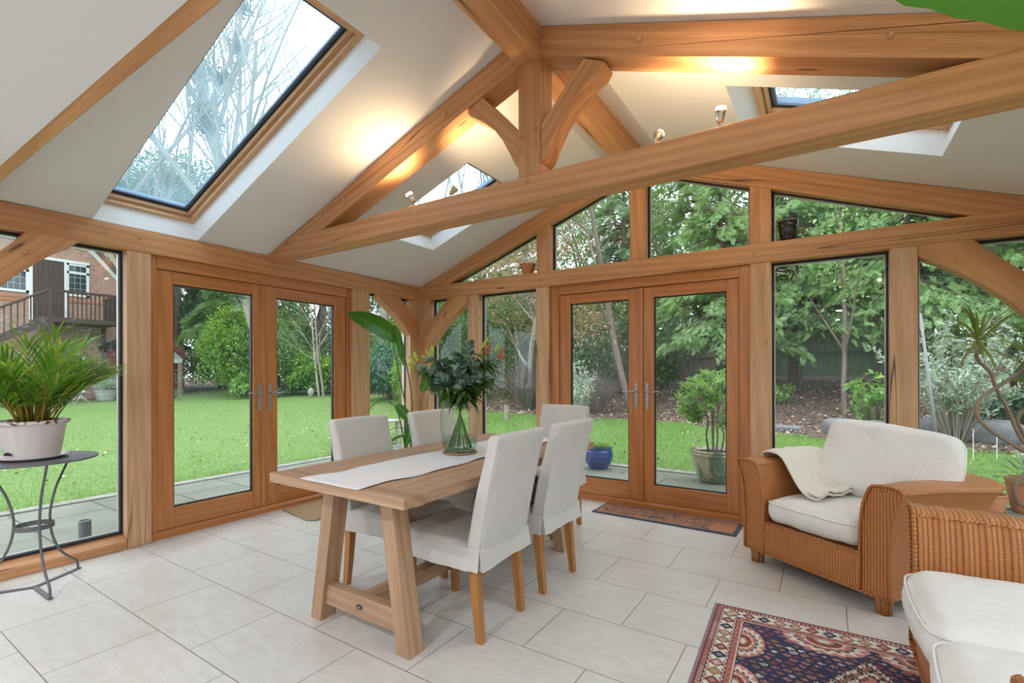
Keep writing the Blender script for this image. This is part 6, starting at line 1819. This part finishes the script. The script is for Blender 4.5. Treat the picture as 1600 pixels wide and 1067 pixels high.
# pots on the patio
bl = potted('blue_planter', 1.42, 1.96, .185, .30, 'blue_glaze', 'blue glazed bowl with small plants outside the gable doors', 'leaf_bay', z0=-.10, n=260, leaf=.07, ph=.16, wide=.5, up=(-.2, 1.2), prof=[(0, 0), (.12, 0), (.13, .02), (.18, .10), (.196, .17), (.19, .235), (.175, .26), (.185, .275), (.185, .29), (.17, .29), (.16, .26), (0, .25)])
def bay():
    t = empty('potted_bay_tree', (2.90, 1.93, -.10), 0, 'round clipped bay tree in a green and cream glazed pot outside the gable doors', 'potted plant')
    n = NT('green_cream_glaze'); a_ = n.n('Attribute', attribute_name='gc'); nz = n.noise(n.gc((1.6, 1.6, 1)), 3.2, 2, .5, .4)
    c = n.ramp(nz, [(.38, (.42, .38, .26)), (.52, (.36, .33, .20)), (.60, (.08, .13, .06))]); s = n.n('SeparateXYZ', {0: a_.outputs['Vector']})
    c = n.mix(n.ramp(s.outputs[2], [(.0, .75), (.16, 0.0)]), c, (.07, .11, .045)); n.bsdf(Base_Color=c, Roughness=.18, Coat_Weight=.4); M['bayglaze'] = n.m
    MB().lathe([(0, 0), (.15, 0), (.16, .01), (.20, .09), (.235, .20), (.248, .29), (.245, .315), (.262, .325), (.262, .345), (.250, .352), (.262, .362), (.262, .380), (.245, .385), (.23, .35), (0, .34)], 48).build('pot', M['bayglaze'], t, smooth=True)
    MB().lathe([(0, .35), (.23, .35)], 24).build('soil', M['soil'], t)
    for k, (x, y) in enumerate(((-.07, 0), (-.02, .04), (.04, -.02), (.09, .03), (.01, -.06))):
        MB().tube(catmull([(x * .8, y, .34), (x * 1.2, y * 1.3, .55), (x * .9, y * .6, .72), (x * 1.8, y * 1.8, .95)], 4), [.011] * 12 + [.006], 7).build('stem', M['bark'], t, smooth=True)
    n = 3000
    P = blob_points(n, (0, 0, .96), (.40, .40, .31), .55, 90, .16)
    v_, f_ = scatter(LEAF, P, rand_rot(n, rng.uniform(-.6, 1.4, n)), rng.uniform(.6, 1.2, n) * .085, .38); tri_mesh('foliage', v_, f_, M['leaf_bay'], t)
bay()
potted('potted_succulent', 5.33, 2.02, .095, .17, 'terracotta', 'small pink-tinged terracotta pot with a succulent outside the right window', 'leaf_bay', z0=-.10, n=60, leaf=.06, ph=.1, wide=.4)
t = potted('potted_fan_palm', 5.60, 2.12, .165, .32, 'terracotta', 'large weathered terracotta pot with a spiky fan palm outside the right window', None, z0=-.10)
P = []; R_ = random.Random(8); m = MB()
for k in range(26):
    a_ = R_.uniform(0, 2 * pi); el = R_.uniform(.0, 1.3); st_ = Vector((cos(a_) * cos(el), sin(a_) * cos(el), sin(el))); b = Vector((0, 0, .30)) + st_ * R_.uniform(.10, .22)
    m.tube([(0, 0, .29), tuple(b)], .003, 4)
    s = st_.cross(Vector((0, 0, 1))).normalized()
    for q in np.linspace(-1.1, 1.1, 13):
        v = st_ * cos(q) + s * sin(q); V_, F_ = blade(.17, .012, 3, .2, .2); m.add(place(V_, b, v), F_)
m.build('fronds', lm('palm_grey', (.10, .20, .10), (.24, .36, .18)), t)

# small garden lights, pole and markers
for (x, y, lab) in ((-.88, -2.84, 'small grey cylinder light on the patio outside the left window'), ):
    sl = empty('garden_light', (x, y, -.10), 0, lab, 'garden light')
    MB().lathe([(0, 0), (.040, 0), (.040, .145), (.034, .150), (.030, .140), (0, .140)], 24).build('housing', M['iron'], sl, smooth=False)
    MB().tube([(.035, .01, .10), (.055, .015, .10)], .008, 6).build('knob', M['iron'], sl)
sl = empty('garden_light', (-.50, -2.73, -.10), 0, 'short dark garden light lying close to the foot of the left window', 'garden light')
MB().tube([(-.03, -.02, .03), (.04, .03, .035)], .022, 10).build('housing', M['gasket'], sl); MB().tube([(.04, .03, .035), (.055, .042, .037)], .026, 10).build('rim', M['iron'], sl)
M['polegrey'] = plain('galvanised_pole', (.30, .29, .30), .5)
pl = empty('leaning_pole', (5.22, 3.72, -.05), 0, 'grey metal pole leaning against the garden side of the right window', 'pole'); WC.add(pl.name)
MB().tube([(5.22, 3.72, -.05), (5.0, 3.57, 1.93)], .016, 10).build('shaft', M['polegrey'], pl, smooth=True)
m = MB(); m.tube([(5.0 + .04 * cos(a_), 3.57, 1.97 + .04 * sin(a_)) for a_ in np.linspace(0, 2 * pi, 17)], .008, 6, cap=False); m.build('ring', M['gasket'], pl, smooth=True); WC.discard(pl.name)
for (x, y, h, lab) in ((5.68, 4.61, .42, 'thin white plant marker standing in the lawn edge at right'), (5.95, 4.8, .36, 'short white plant marker beside the fan palm')):
    z = float(gz(x, y)); o = MB().tube([(0, 0, 0), (0, 0, h)], .005, 6).build('plant_marker', M['white'], None, frame=Matrix.Translation((x, y, z))); tag(o, lab, 'plant marker')
